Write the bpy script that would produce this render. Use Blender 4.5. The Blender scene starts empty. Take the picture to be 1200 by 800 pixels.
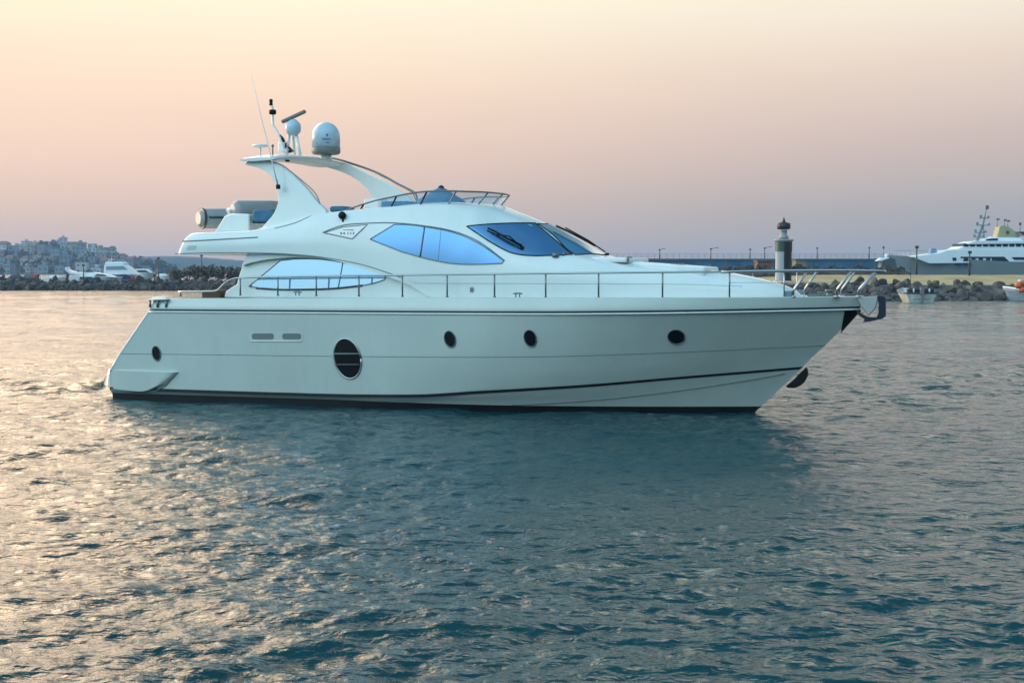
import bpy, bmesh, math, random
import numpy as np
from mathutils import Vector, Matrix
from mathutils.bvhtree import BVHTree
random.seed(7)
rng = np.random.default_rng(11)
C = bpy.context.scene.collection
R = math.radians

# ------------------------------------------------------------------ camera
F = 1667.0                      # focal length in photo pixels (photo 1200 wide)
PITCH = math.atan(84 / F)
CAMH = 3.6
cam = bpy.data.cameras.new('camera')
cam.sensor_width = 36.0
cam.lens = 36.0 * F / 1200
cam.clip_start = 0.5
cam.clip_end = 12000
camo = bpy.data.objects.new('camera', cam)
camo.location = (0, 0, CAMH)
camo.rotation_euler = (math.pi / 2 - PITCH, 0, 0)
C.objects.link(camo)
bpy.context.scene.camera = camo

# ------------------------------------------------------------------ world (dusk sky)
SUN_EL, SUN_AZ = 4.0, -62.0     # azimuth measured from +Y (view direction) towards +X
w = bpy.data.worlds.new('World')
bpy.context.scene.world = w
w.use_nodes = True
nt = w.node_tree
nt.nodes.clear()
def N(t, **k):
    n = nt.nodes.new(t)
    for a, b in k.items(): setattr(n, a, b)
    return n
def ramp(node, stops):
    e = node.color_ramp.elements
    while len(e) > 1: e.remove(e[-1])
    e[0].position = stops[0][0]; e[0].color = (*stops[0][1], 1)
    for p, c in stops[1:]:
        x = e.new(p); x.color = (*c, 1)
def lin(r, g, b):
    f = lambda v: (v / 255 / 12.92) if v / 255 <= 0.04045 else ((v / 255 + 0.055) / 1.055) ** 2.4
    return (f(r), f(g), f(b))
tc = N('ShaderNodeTexCoord')
sep = N('ShaderNodeSeparateXYZ')
nt.links.new(tc.outputs['Generated'], sep.inputs[0])
# elevation sine -> 0..1
def ramp_z(stops):
    r = N('ShaderNodeValToRGB'); ramp(r, stops)
    nt.links.new(sep.outputs['Z'], r.inputs[0]); return r
BACK_TOP = lin(128, 160, 186)
left = ramp_z([(0.0, lin(208, 184, 178)), (0.03, lin(217, 193, 183)), (0.075, lin(242, 208, 190)), (0.125, lin(255, 224, 198)), (0.185, (1.05, .94, .70)), (0.22, (1.5, 1.35, 1.05)),
               (0.31, (1.2, 1.08, .86)), (0.40, lin(150, 165, 170)), (0.55, (.05, .17, .25)), (1.0, lin(110, 165, 200))])
right = ramp_z([(0.0, lin(158, 161, 167)), (0.04, lin(168, 168, 172)), (0.09, lin(205, 186, 181)), (0.14, lin(230, 211, 196)), (0.185, lin(246, 236, 218)),
                (0.22, (1.5, 1.46, 1.26)), (0.30, (1.25, 1.24, 1.08)), (0.38, (0.22, 0.38, 0.44)), (0.5, (.05, .17, .25)), (0.7, lin(70, 135, 175)), (1.0, lin(110, 165, 200))])
back = ramp_z([(0.0, (.13, .20, .21)), (0.10, (.27, .40, .42)), (0.30, (.72, .99, 1.08)), (0.55, (1.02, 1.50, 1.78)), (0.8, (0.62, 1.06, 1.36)), (1.0, (.25, .48, .65))])
mr = N('ShaderNodeMapRange'); mr.interpolation_type = 'SMOOTHSTEP'
mr.inputs['From Min'].default_value = -0.32; mr.inputs['From Max'].default_value = 0.42
nt.links.new(sep.outputs['X'], mr.inputs['Value'])
m1 = N('ShaderNodeMix', data_type='RGBA')
nt.links.new(mr.outputs[0], m1.inputs['Factor'])
nt.links.new(left.outputs[0], m1.inputs['A']); nt.links.new(right.outputs[0], m1.inputs['B'])
mb = N('ShaderNodeMapRange'); mb.interpolation_type = 'SMOOTHSTEP'
mb.inputs['From Min'].default_value = 0.35; mb.inputs['From Max'].default_value = -0.35
nt.links.new(sep.outputs['Y'], mb.inputs['Value'])
m2 = N('ShaderNodeMix', data_type='RGBA')
nt.links.new(mb.outputs[0], m2.inputs['Factor'])
nt.links.new(m1.outputs['Result'], m2.inputs['A'])
# the side of the sky nearer the sun is brighter
ml = N('ShaderNodeMapRange'); ml.interpolation_type = 'SMOOTHSTEP'; ml.inputs['From Min'].default_value = -0.75; ml.inputs['From Max'].default_value = 0.55
ml.inputs['To Min'].default_value = 2.5; ml.inputs['To Max'].default_value = 0.12
nt.links.new(sep.outputs['X'], ml.inputs['Value'])
mh_ = N('ShaderNodeMapRange'); mh_.interpolation_type = 'SMOOTHSTEP'; mh_.inputs['From Min'].default_value = 0.35; mh_.inputs['From Max'].default_value = 0.8
nt.links.new(sep.outputs['Z'], mh_.inputs['Value'])
mx_ = N('ShaderNodeMix', data_type='FLOAT'); mx_.inputs['B'].default_value = 1.25
nt.links.new(mh_.outputs[0], mx_.inputs['Factor']); nt.links.new(ml.outputs[0], mx_.inputs['A'])
vb = N('ShaderNodeVectorMath', operation='SCALE')
nt.links.new(back.outputs[0], vb.inputs[0]); nt.links.new(mx_.outputs['Result'], vb.inputs['Scale'])
nt.links.new(vb.outputs[0], m2.inputs['B'])
# warm sky boost added out of view, upper left, to brighten the water
def mrange(sock, a, b, lo=0.0, hi=1.0):
    n = N('ShaderNodeMapRange'); n.interpolation_type = 'SMOOTHSTEP'
    n.inputs['From Min'].default_value = a; n.inputs['From Max'].default_value = b
    n.inputs['To Min'].default_value = lo; n.inputs['To Max'].default_value = hi
    nt.links.new(sock, n.inputs['Value']); return n.outputs[0]
def mul(a, b):
    n = N('ShaderNodeMath', operation='MULTIPLY'); nt.links.new(a, n.inputs[0]); nt.links.new(b, n.inputs[1]); return n.outputs[0]
glow = mul(mul(mrange(sep.outputs['Z'], 0.19, 0.27), mrange(sep.outputs['Z'], 0.8, 0.5)), mul(mrange(sep.outputs['X'], -0.10, -0.34), mrange(sep.outputs['Y'], 0.0, 0.5)))
gc = N('ShaderNodeVectorMath', operation='SCALE'); gc.inputs[0].default_value = (6.4, 4.5, 2.85)
nt.links.new(glow, gc.inputs['Scale'])
ga = N('ShaderNodeVectorMath', operation='ADD')
nt.links.new(m2.outputs['Result'], ga.inputs[0]); nt.links.new(gc.outputs[0], ga.inputs[1])
# a faint large-scale unevenness, as thin haze has
nz = N('ShaderNodeTexNoise'); nz.inputs['Scale'].default_value = 2.2; nz.inputs['Detail'].default_value = 3
mp = N('ShaderNodeMapping'); mp.inputs['Scale'].default_value = (1, 1, 5)
nt.links.new(tc.outputs['Generated'], mp.inputs[0]); nt.links.new(mp.outputs[0], nz.inputs['Vector'])
mv = N('ShaderNodeMapRange'); mv.inputs['To Min'].default_value = 0.93; mv.inputs['To Max'].default_value = 1.07
nt.links.new(nz.outputs['Fac'], mv.inputs['Value'])
vm = N('ShaderNodeVectorMath', operation='SCALE')
nt.links.new(ga.outputs[0], vm.inputs[0]); nt.links.new(mv.outputs[0], vm.inputs['Scale'])
bg1 = N('ShaderNodeBackground'); bg1.inputs['Strength'].default_value = 1.02
nt.links.new(vm.outputs[0], bg1.inputs['Color'])
sky = N('ShaderNodeTexSky', sky_type='NISHITA')
sky.sun_disc = False; sky.sun_elevation = R(SUN_EL); sky.sun_rotation = R(SUN_AZ)
sky.dust_density = 2.0
bg2 = N('ShaderNodeBackground'); bg2.inputs['Strength'].default_value = 0.012
nt.links.new(sky.outputs[0], bg2.inputs['Color'])
add = N('ShaderNodeAddShader'); out = N('ShaderNodeOutputWorld')
nt.links.new(bg1.outputs[0], add.inputs[0]); nt.links.new(bg2.outputs[0], add.inputs[1])
nt.links.new(add.outputs[0], out.inputs['Surface'])

sun = bpy.data.lights.new('sun', 'SUN'); sun.energy = 2.0; sun.angle = R(9); sun.color = (1.0, 0.72, 0.45)
so = bpy.data.objects.new('sun', sun); C.objects.link(so)
sd = Vector((math.sin(R(SUN_AZ)) * math.cos(R(SUN_EL)), math.cos(R(SUN_AZ)) * math.cos(R(SUN_EL)), math.sin(R(SUN_EL))))
so.rotation_euler = sd.to_track_quat('Z', 'Y').to_euler()
vs = bpy.context.scene.view_settings
vs.view_transform = 'Standard'; vs.look = 'None'; vs.exposure = 0.0; vs.gamma = 1.0; vs.use_curve_mapping = False

# ------------------------------------------------------------------ materials
MATS = {}
def mat(name, col, rough=0.5, metal=0.0, var=0.0, scale=3.0, bump=0.0, bscale=20.0, ior=1.5, coat=0.0, alpha=1.0, col2=None, spec=0.5, emit=None):
    m = bpy.data.materials.new(name); m.use_nodes = True
    t = m.node_tree; b = t.nodes['Principled BSDF']
    b.inputs['Base Color'].default_value = (*col, 1); b.inputs['Roughness'].default_value = rough
    b.inputs['Metallic'].default_value = metal; b.inputs['IOR'].default_value = ior
    b.inputs['Coat Weight'].default_value = coat; b.inputs['Coat Roughness'].default_value = 0.05
    b.inputs['Alpha'].default_value = alpha
    b.inputs['Specular IOR Level'].default_value = spec
    if var or col2:
        c = t.nodes.new('ShaderNodeTexCoord'); n = t.nodes.new('ShaderNodeTexNoise')
        n.inputs['Scale'].default_value = scale; n.inputs['Detail'].default_value = 6; n.inputs['Roughness'].default_value = 0.6
        t.links.new(c.outputs['Object'], n.inputs['Vector'])
        r = t.nodes.new('ShaderNodeValToRGB')
        a = tuple(max(0, x * (1 - var)) for x in col); z = col2 or tuple(min(1, x * (1 + var)) for x in col)
        ramp(r, [(0.32, a), (0.68, z)])
        t.links.new(n.outputs['Fac'], r.inputs[0]); t.links.new(r.outputs[0], b.inputs['Base Color'])
    if bump:
        c = t.nodes.new('ShaderNodeTexCoord'); n = t.nodes.new('ShaderNodeTexNoise')
        n.inputs['Scale'].default_value = bscale; n.inputs['Detail'].default_value = 5
        t.links.new(c.outputs['Object'], n.inputs['Vector'])
        bp = t.nodes.new('ShaderNodeBump'); bp.inputs['Strength'].default_value = bump; bp.inputs['Distance'].default_value = 0.05
        t.links.new(n.outputs['Fac'], bp.inputs['Height']); t.links.new(bp.outputs[0], b.inputs['Normal'])
    MATS[name] = m
    return m
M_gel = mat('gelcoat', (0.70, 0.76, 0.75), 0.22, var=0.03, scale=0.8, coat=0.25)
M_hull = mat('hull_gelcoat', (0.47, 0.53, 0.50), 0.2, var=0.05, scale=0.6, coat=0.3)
M_antifoul = mat('antifouling', (0.006, 0.007, 0.009), 0.5, var=0.3)
M_black = mat('black_plastic', (0.004, 0.004, 0.005), 0.6, spec=.2)
M_rub = mat('dark_rubber', (0.03, 0.035, 0.04), 0.5)
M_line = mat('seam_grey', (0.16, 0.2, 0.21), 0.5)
M_steel = mat('stainless_steel', (0.42, 0.44, 0.45), 0.28, metal=0.9)
M_gunmetal = mat('dull_steel', (0.16, 0.19, 0.2), 0.35, metal=0.7)
M_glass = mat('blue_mirror_glass', (0.11, 0.24, 0.44), 0.06, metal=0.85)
M_wglass = mat('windscreen_glass', (0.12, 0.27, 0.47), 0.04, metal=0.8)
M_cglass = mat('windscreen_front_glass', (0.16, 0.34, 0.52), 0.08, metal=0.7)
M_lglass = mat('brightened_mirror_glass', (0.46, 0.64, 0.82), 0.06, metal=0.85)  # window glass tinted brighter, a paler sky reflection put into its colour
M_port = mat('porthole_glass', (0.004, 0.004, 0.006), 0.25, spec=0.2)
M_clear = mat('tinted_acrylic', (0.25, 0.5, 0.7), 0.05, alpha=0.38)
M_blue = mat('blue_canvas', (0.035, 0.13, 0.24), 0.8, var=0.25, scale=5, bump=0.3, bscale=8)
M_white = mat('white_plastic', (0.74, 0.77, 0.77), 0.35)
M_grey = mat('grey_plastic', (0.16, 0.18, 0.18), 0.5)
M_cush = mat('cushion_vinyl', (0.72, 0.76, 0.77), 0.6, var=0.05)
M_dome = mat('dome_white', (0.42, 0.56, 0.66), 0.35)
M_rib = mat('tender_hypalon', (0.24, 0.28, 0.30), 0.45, var=0.08)
M_navy = mat('navy_cloth', (0.01, 0.02, 0.07), 0.8)
M_teak = mat('teak', (0.10, 0.055, 0.03), 0.7, var=0.2)
M_anchor = mat('anchor_steel', (0.012, 0.022, 0.045), 0.5, metal=0.2, spec=.3)
M_red = mat('red_paint', (0.45, 0.05, 0.03), 0.6)
M_orange = mat('orange_plastic', (0.65, 0.12, 0.02), 0.5)

for m_, st_ in ((M_hull, .03), (M_gel, .025)):
    t = m_.node_tree; b = t.nodes['Principled BSDF']; c = t.nodes.new('ShaderNodeTexCoord'); mp = t.nodes.new('ShaderNodeMapping'); mp.inputs['Scale'].default_value = (3.2, 3.2, .35)
    n = t.nodes.new('ShaderNodeTexNoise'); n.inputs['Scale'].default_value = 2.0; n.inputs['Detail'].default_value = 7; n.inputs['Roughness'].default_value = .7
    t.links.new(c.outputs['Object'], mp.inputs[0]); t.links.new(mp.outputs[0], n.inputs['Vector'])
    q_ = t.nodes.new('ShaderNodeMapRange'); q_.inputs['From Min'].default_value = .4; q_.inputs['From Max'].default_value = .75; q_.inputs['To Min'].default_value = 1; q_.inputs['To Max'].default_value = 1 - st_
    s_ = t.nodes.new('ShaderNodeVectorMath'); s_.operation = 'SCALE'; src = b.inputs['Base Color'].links[0].from_socket
    t.links.new(n.outputs['Fac'], q_.inputs['Value']); t.links.new(src, s_.inputs[0]); t.links.new(q_.outputs[0], s_.inputs['Scale']); t.links.new(s_.outputs[0], b.inputs['Base Color'])
    n2 = t.nodes.new('ShaderNodeTexNoise'); n2.inputs['Scale'].default_value = .9; n2.inputs['Detail'].default_value = 1; t.links.new(c.outputs['Object'], n2.inputs['Vector'])
    bp = t.nodes.new('ShaderNodeBump'); bp.inputs['Strength'].default_value = .25; bp.inputs['Distance'].default_value = .03
    t.links.new(n2.outputs['Fac'], bp.inputs['Height']); t.links.new(bp.outputs[0], b.inputs['Normal']); t.links.new(bp.outputs[0], b.inputs['Coat Normal'])

# ------------------------------------------------------------------ helpers
def link(o): C.objects.link(o); return o
def tag(o, label=None, cat=None, group=None, kind=None):
    if label: o['label'] = label
    if cat: o['category'] = cat
    if group: o['group'] = group
    if kind: o['kind'] = kind
    return o
def empty(name, loc, rz=0.0, label=None, cat=None, group=None):
    o = bpy.data.objects.new(name, None); o.empty_display_size = 0.3
    o.location = loc; o.rotation_euler = (0, 0, rz); link(o)
    return tag(o, label, cat, group)
def copy_tree(o, parent=None):
    c = o.copy(); C.objects.link(c); c.parent = parent
    for ch in list(o.children): copy_tree(ch, c)
    return c

class MB:
    """collects shapes into one mesh"""
    def __init__(s): s.bm = bmesh.new(); s.mi = 0
    def _f(s, vs, smooth=False):
        try: f = s.bm.faces.new(vs)
        except ValueError: return None
        f.material_index = s.mi; f.smooth = smooth; return f
    def box(s, c, size, rot=None, taper=(1, 1)):
        hx, hy, hz = (d / 2 for d in size); vs = []
        for z in (-1, 1):
            tx, ty = taper if z > 0 else (1, 1)
            for x, y in ((-1, -1), (1, -1), (1, 1), (-1, 1)):
                p = Vector((x * hx * tx, y * hy * ty, z * hz))
                if rot: p = rot @ p
                vs.append(s.bm.verts.new(p + Vector(c)))
        for q in ((3, 2, 1, 0), (4, 5, 6, 7), (0, 1, 5, 4), (1, 2, 6, 5), (2, 3, 7, 6), (3, 0, 4, 7)):
            s._f([vs[i] for i in q])
        return s
    def tube(s, pts, r, n=8, cap=True):
        pts = [Vector(p) for p in pts]; rings = []
        rad = r if isinstance(r, (list, tuple)) else [r] * len(pts)
        up = Vector((0, 0, 1))
        for i, p in enumerate(pts):
            d = (pts[min(i + 1, len(pts) - 1)] - pts[max(i - 1, 0)]).normalized()
            a = d.cross(up if abs(d.z) < 0.95 else Vector((0, 1, 0))).normalized(); b = a.cross(d).normalized()
            rings.append([s.bm.verts.new(p + (a * math.cos(t) + b * math.sin(t)) * rad[i]) for t in (2 * math.pi * k / n for k in range(n))])
        for A, B in zip(rings, rings[1:]):
            for k in range(n): s._f([A[k], A[(k + 1) % n], B[(k + 1) % n], B[k]], True)
        if cap: s._f(rings[0][::-1]); s._f(rings[-1])
        return s
    def lathe(s, c, prof, n=24, axis=None, sx=1.0):
        c = Vector(c); q = Vector((0, 0, 1)).rotation_difference(Vector(axis)) if axis else None
        rings = []
        for r, z in prof:
            ring = []
            for k in range(n):
                t = 2 * math.pi * k / n; p = Vector((r * math.cos(t) * sx, r * math.sin(t), z))
                if q: p = q @ p
                ring.append(s.bm.verts.new(c + p))
            rings.append(ring)
        for A, B in zip(rings, rings[1:]):
            for k in range(n): s._f([A[k], A[(k + 1) % n], B[(k + 1) % n], B[k]], True)
        s._f(rings[0][::-1]); s._f(rings[-1])
        return s
    def prism(s, A, B):
        """two matching outlines -> closed solid"""
        a = [s.bm.verts.new(p) for p in A]; b = [s.bm.verts.new(p) for p in B]
        s._f(a[::-1]); s._f(b)
        for k in range(len(a)):
            j = (k + 1) % len(a); s._f([a[k], a[j], b[j], b[k]])
        return s
    def grid(s, P, smooth=True, flip=False):
        V = [[s.bm.verts.new(p) for p in row] for row in P]
        for i in range(len(V) - 1):
            for j in range(len(V[0]) - 1):
                q = [V[i][j], V[i + 1][j], V[i + 1][j + 1], V[i][j + 1]]
                s._f(q[::-1] if flip else q, smooth)
        return V
    def build(s, name, m, parent=None, bevel=0.0, seg=2, recalc=True, weld=0.0, sub=0, auto=True):
        if weld: bmesh.ops.remove_doubles(s.bm, verts=s.bm.verts, dist=weld)
        if recalc: bmesh.ops.recalc_face_normals(s.bm, faces=s.bm.faces)
        me = bpy.data.meshes.new(name); s.bm.to_mesh(me); s.bm.free()
        for x in (m if isinstance(m, (list, tuple)) else [m]): me.materials.append(x)
        o = bpy.data.objects.new(name, me); link(o)
        if parent: o.parent = parent
        if bevel:
            b = o.modifiers.new('bevel', 'BEVEL'); b.width = bevel; b.segments = seg; b.limit_method = 'ANGLE'; b.angle_limit = R(35)
            b.harden_normals = False
            for p in me.polygons: p.use_smooth = True
            try: me.set_sharp_from_angle(angle=R(50))
            except Exception: pass
        if sub:
            d = o.modifiers.new('sub', 'SUBSURF'); d.levels = sub; d.render_levels = sub
        return o

def pchip(x, y, q):
    x = np.asarray(x, float); y = np.asarray(y, float); q = np.asarray(q, float)
    h = np.diff(x); d = np.diff(y) / h; m = np.zeros_like(y)
    for i in range(1, len(x) - 1):
        if d[i - 1] * d[i] > 0:
            w1 = 2 * h[i] + h[i - 1]; w2 = h[i] + 2 * h[i - 1]
            m[i] = (w1 + w2) / (w1 / d[i - 1] + w2 / d[i])
    m[0] = d[0]; m[-1] = d[-1]
    k = np.clip(np.searchsorted(x, q) - 1, 0, len(h) - 1)
    t = (q - x[k]) / h[k]; t2 = t * t; t3 = t2 * t
    return (2*t3-3*t2+1)*y[k] + (t3-2*t2+t)*h[k]*m[k] + (-2*t3+3*t2)*y[k+1] + (t3-t2)*h[k]*m[k+1]

def spline(P, n=8):
    """catmull-rom through points"""
    P = [Vector(p) for p in P]; out = []
    for i in range(len(P) - 1):
        a = P[max(i - 1, 0)]; b = P[i]; c = P[i + 1]; d = P[min(i + 2, len(P) - 1)]
        for k in range(n):
            t = k / n
            out.append(0.5 * ((2 * b) + (c - a) * t + (2 * a - 5 * b + 4 * c - d) * t * t + (3 * b - 3 * c + d - a) * t ** 3))
    out.append(P[-1]); return out

# photo measurements -> metres
def ray(px, py):
    a = (px - 600) / F; b = -(py - 400) / F
    return Vector((a, math.cos(PITCH) + b * math.sin(PITCH), -math.sin(PITCH) + b * math.cos(PITCH)))
def W(px, py, D):
    d = ray(px, py); t = D / d.y
    return Vector((d.x * t, D, CAMH + d.z * t))
TH = R(20); OX, OY = -0.63, 38.4
cs, sn = math.cos(TH), math.sin(TH)
ORG = Vector((-OX * cs + OY * sn, -OX * sn - OY * cs, CAMH)) # camera in ship frame: x fwd, y port
ORG = Vector(((0 - OX) * cs - (0 - OY) * sn, (0 - OX) * sn + (0 - OY) * cs, CAMH))
def sray(px, py):
    d = ray(px, py); return Vector((d.x * cs - d.y * sn, d.x * sn + d.y * cs, d.z))
def S(px, py, v):
    """point of the ship on the plane v metres to starboard"""
    d = sray(px, py); t = (-v - ORG.y) / d.y
    return ORG + d * t
# ------------------------------------------------------------------ THE YACHT
yacht = empty('motor_yacht', (OX, OY, 0), -TH, 'big white flybridge motor yacht with blue windows in the foreground', 'yacht')

STEM = ([-0.9, 0.1, 1.28, 2.08, 2.66, 2.95], [6.2, 7.34, 8.50, 9.33, 9.78, 9.92])
STERN = ([-0.9, 0.25, 0.78, 1.25, 2.5, 2.95], [-10.3, -10.42, -10.42, -10.07, -9.03, -8.86])
def ustem(z): return float(np.interp(z, *STEM))
def ustern(z): return float(np.interp(z, *STERN))
# rows: (z at s=0..1 table), bmax, baft, u0, exponent
ROWS = [  # name, z aft, z mid, z fwd(at stem), bmax, baft, u0, p
    ('keel', -0.75, -0.8, -0.3, 0.02, 0.02, -2, 2.0),
    ('water', -0.10, -0.10, -0.05, 2.36, 2.30, -3, 1.75),
    ('low', 0.16, 0.22, 0.15, 2.42, 2.34, -2.6, 1.75),
    ('chine', 0.30, 0.40, 1.14, 2.54, 2.42, -2, 1.95),
    ('midlow', 0.75, 0.92, 1.42, 2.60, 2.44, -1.2, 2.0),
    ('knuckle', 1.27, 1.42, 1.72, 2.66, 2.46, -0.5, 2.05),
    ('upper', 1.90, 2.02, 2.20, 2.70, 2.48, 0.3, 2.15),
    ('rub', 2.50, 2.56, 2.68, 2.74, 2.50, 1.0, 2.3),
    ('gun', 2.60, 2.66, 2.76, 2.73, 2.49, 1.0, 2.3),
    ('top', 2.80, 2.90, 2.93, 2.64, 2.40, 1.0, 2.35),
]
def hull_row(k, s):
    _, za, zm, zf, bm_, ba, u0, p = ROWS[k]
    if k == 3: z = float(pchip([0, 0.36, 0.5, 0.58, 0.74, 0.84, 1], [0.24, 0.27, 0.33, 0.45, 0.68, 0.86, 1.12], s))
    elif k == 2: z = float(np.interp(s, [0, .4, .65, 1], [0.16, 0.19, 0.15, 0.15]))
    else: z = float(pchip([0, 0.6, 1], [za, zm, zf], s))
    e = ustem(zf); a = ustern(za)
    u = a + (e - a) * s
    if u > u0:
        t = (u - u0) / (e - u0); b = bm_ * (1 - t ** p)
    else:
        t = (u - u0) / (a - u0); b = bm_ + (ba - bm_) * t ** 1.6
    return Vector((u, -max(b, 0.004), z))
ks = list(range(len(ROWS)))
SS = [1 - (1 - i / 96) ** 1.15 for i in range(97)]
hm = MB()
def hull_pts(side, rows, n=3):
    G = []
    for s in SS:
        col = []
        for a, b in zip(rows, rows[1:]):
            A, B = hull_row(a, s), hull_row(b, s)
            for k in range(n):
                P = A.lerp(B, k / n); col.append(P)
        col.append(hull_row(rows[-1], s))
        G.append([Vector((p.x, p.y * side, p.z)) for p in col])
    return G
def bulkhead(mb, G):  # transom closing both sides
    a = G[0]
for side in (1, -1):
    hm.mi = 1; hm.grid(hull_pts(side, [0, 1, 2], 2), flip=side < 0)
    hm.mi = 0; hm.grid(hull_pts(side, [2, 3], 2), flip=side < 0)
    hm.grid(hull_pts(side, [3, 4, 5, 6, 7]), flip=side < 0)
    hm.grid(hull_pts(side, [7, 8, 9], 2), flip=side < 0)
# transom
ga = hull_pts(1, ks, 2)[0]; gb = hull_pts(-1, ks, 2)[0]
# gunwale cap and deck
for side in (1, -1):
    G = []
    for s in SS:
        p = hull_row(9, s); b = -p.y
        q = [(p.x, b, p.z), (p.x, max(b - .03, 0), p.z + .018), (p.x, max(b - .12, 0), p.z + .015), (p.x, max(b - .16, 0), p.z - .05), (p.x, 0, p.z - .03)]
        G.append([Vector((x, -y * side, z)) for x, y, z in q])
    hm.grid(G, flip=side > 0)
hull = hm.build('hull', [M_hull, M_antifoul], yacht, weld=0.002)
try: hull.data.set_sharp_from_angle(angle=R(28))
except Exception: pass
def bvh_of(o):
    bm = bmesh.new(); bm.from_mesh(o.data); t = BVHTree.FromBMesh(bm); bm.free(); return t
BH = bvh_of(hull)
tm = MB(); tm.grid([[p + Vector((.012, 0, 0)) for p in ga], [p.lerp(q, .5) + Vector((.012, 0, 0)) for p, q in zip(ga, gb)], [p + Vector((.012, 0, 0)) for p in gb]], smooth=False)
tm.build('transom', M_gel, hull)
for edge_ in (ga, gb):
    tm = MB(); pe = [p + Vector((.015, .03 if p.y < 0 else -.03, 0)) for p in edge_ if p.z > .55]
    tm.tube(pe, .045, 10); tm.build('transom_corner', M_gel, hull)

def hit(bvh, px, py, fallback=0.0):
    loc, nor, i, d = bvh.ray_cast(ORG, sray(px, py).normalized())
    if loc is None:
        return S(px, py, fallback), Vector((0.3, -0.9, 0.2)).normalized()
    if nor.dot(sray(px, py)) > 0: nor = -nor
    return loc, nor
def patch(polypx, bvh, off=0.006, name='window', m=None, parent=None, cuts=3, mirror=False, side=1, clampv=False, fallback=0.0):
    """a panel that lies on the ship's surface, its outline given as measured in the photograph"""
    bm = bmesh.new(); vs = [bm.verts.new((x, y, 0)) for x, y in polypx]; bm.faces.new(vs)
    bmesh.ops.triangulate(bm, faces=bm.faces[:])
    for _ in range(cuts): bmesh.ops.subdivide_edges(bm, edges=bm.edges[:], cuts=1, use_grid_fill=True)
    for v in bm.verts:
        p, n = hit(bvh, v.co.x, v.co.y, fallback); q = p + n * off
        if clampv and q.y > 0: q.y = 0
        v.co = q
    if side < 0:
        for v in bm.verts: v.co.y = -v.co.y
    if mirror:
        g = bmesh.ops.duplicate(bm, geom=bm.verts[:] + bm.edges[:] + bm.faces[:])
        for e in g['geom']:
            if isinstance(e, bmesh.types.BMVert): e.co.y = -e.co.y
        bmesh.ops.remove_doubles(bm, verts=bm.verts, dist=0.003)
    bmesh.ops.recalc_face_normals(bm, faces=bm.faces)
    for f in bm.faces: f.smooth = True
    me = bpy.data.meshes.new(name); bm.to_mesh(me); bm.free(); me.materials.append(m)
    o = bpy.data.objects.new(name, me); link(o); o.parent = parent
    return o
def surf_line(px_pts, bvh, r, name, m, parent, off=0.004, closed=False, n=6, side=1, sub=6, fallback=0.0):
    P = list(px_pts)
    if closed: P = P + [P[0]]
    out = []
    for (a, b), (c, d) in zip(P, P[1:]):
        for k in range(sub): out.append((a + (c - a) * k / sub, b + (d - b) * k / sub))
    out.append(P[-1])
    pts = []
    for x, y in out:
        p, nn = hit(bvh, x, y, fallback); pts.append(p + nn * off)
    mb = MB(); mb.tube([Vector((p.x, p.y * side, p.z)) for p in pts], r, n)
    return mb.build(name, m, parent)
def curve_px(pts, n=5):
    return [(p.x, p.y) for p in spline([(a, b, 0) for a, b in pts], n)]
def oval(cx, cy, rx, ry, skew=0.0, n=28):
    return [(cx + rx * math.cos(t) + skew * math.sin(t) * ry, cy + ry * math.sin(t)) for t in (2 * math.pi * k / n for k in range(n))]

# hull trims : strips laid on the hull along its own rows
def hull_strip(name, m, k, w=0.0, r=0.02, s0=0.0, s1=1.0, off=0.006, dz=0.0):
    ss = [s0 + (s1 - s0) * i / 90 for i in range(91)]
    for side in (1, -1):
        mb = MB()
        if w:
            G = []
            for s in ss:
                p = hull_row(k, s); q = hull_row(k + 1, s); d = (q - p); d = d / max(d.length, 1e-4)
                G.append([Vector((p.x + d.x * t, (p.y + d.y * t - off) * side, p.z + d.z * t + dz)) for t in (0, w * .5, w)])
            mb.grid(G, flip=side < 0)
        else:
            mb.tube([Vector((p.x, (p.y - off) * side, p.z + dz)) for p in (hull_row(k, s) for s in ss)], r, 6)
        mb.build(name, m, hull)
hull_strip('boot_stripe', M_antifoul, 3, w=0.085, off=0.012)
hull_strip('rub_rail', M_rub, 7, r=0.026, off=0.0)
hull_strip('rail_highlight', M_gel, 7, r=0.022, off=0.012, dz=-0.055)  # pale strip standing in for the highlight along the rub rail
hull_strip('styling_groove', M_line, 5, r=0.010, off=-0.003)
# spray rail forward under the stripe
for side in (1, -1):
    mb = MB(); P = []
    for i in range(40):
        t = i / 39; s = 0.66 + (0.985 - 0.66) * t
        f = 0.05 + 0.85 * t ** 1.1
        p = hull_row(2, s).lerp(hull_row(3, s), f); P.append(Vector((p.x, (p.y - .004) * side, p.z)))
    mb.tube(P, 0.013, 6)
    mb.build('spray_rail', M_line, hull)

# portholes
def porthole(cx, cy, rx, ry, skew, frame=1.0):
    g = patch(oval(cx, cy, rx, ry, skew), BH, 0.012, 'porthole', M_port, hull, cuts=1)
    surf_line(oval(cx, cy, rx + frame * .6, ry + frame * .6, skew, 32), BH, 0.016 * frame, 'porthole_rim', M_steel if frame > 1 else M_gunmetal, g, off=0.01, closed=True, sub=1)
    return g
for a in ((183.5, 414, 4.2, 8, 0.12), (527.5, 397.3, 5.8, 9, 0.16), (621.5, 396.3, 6.4, 9.2, 0.16), (792.5, 394.5, 9.2, 7.8, 0.10)):
    porthole(*a)
big = porthole(407.5, 420, 14.8, 22.5, 0.14, 1.6)
big['label'] = 'large oval hull window with two glazing bars'
for y, r_ in ((414.3, 0.02), (426.8, 0.010)):
    surf_line([(392.5, y), (421.5, y)], BH, r_, 'glazing_bar', M_line, big, off=0.02, sub=4)
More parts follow.
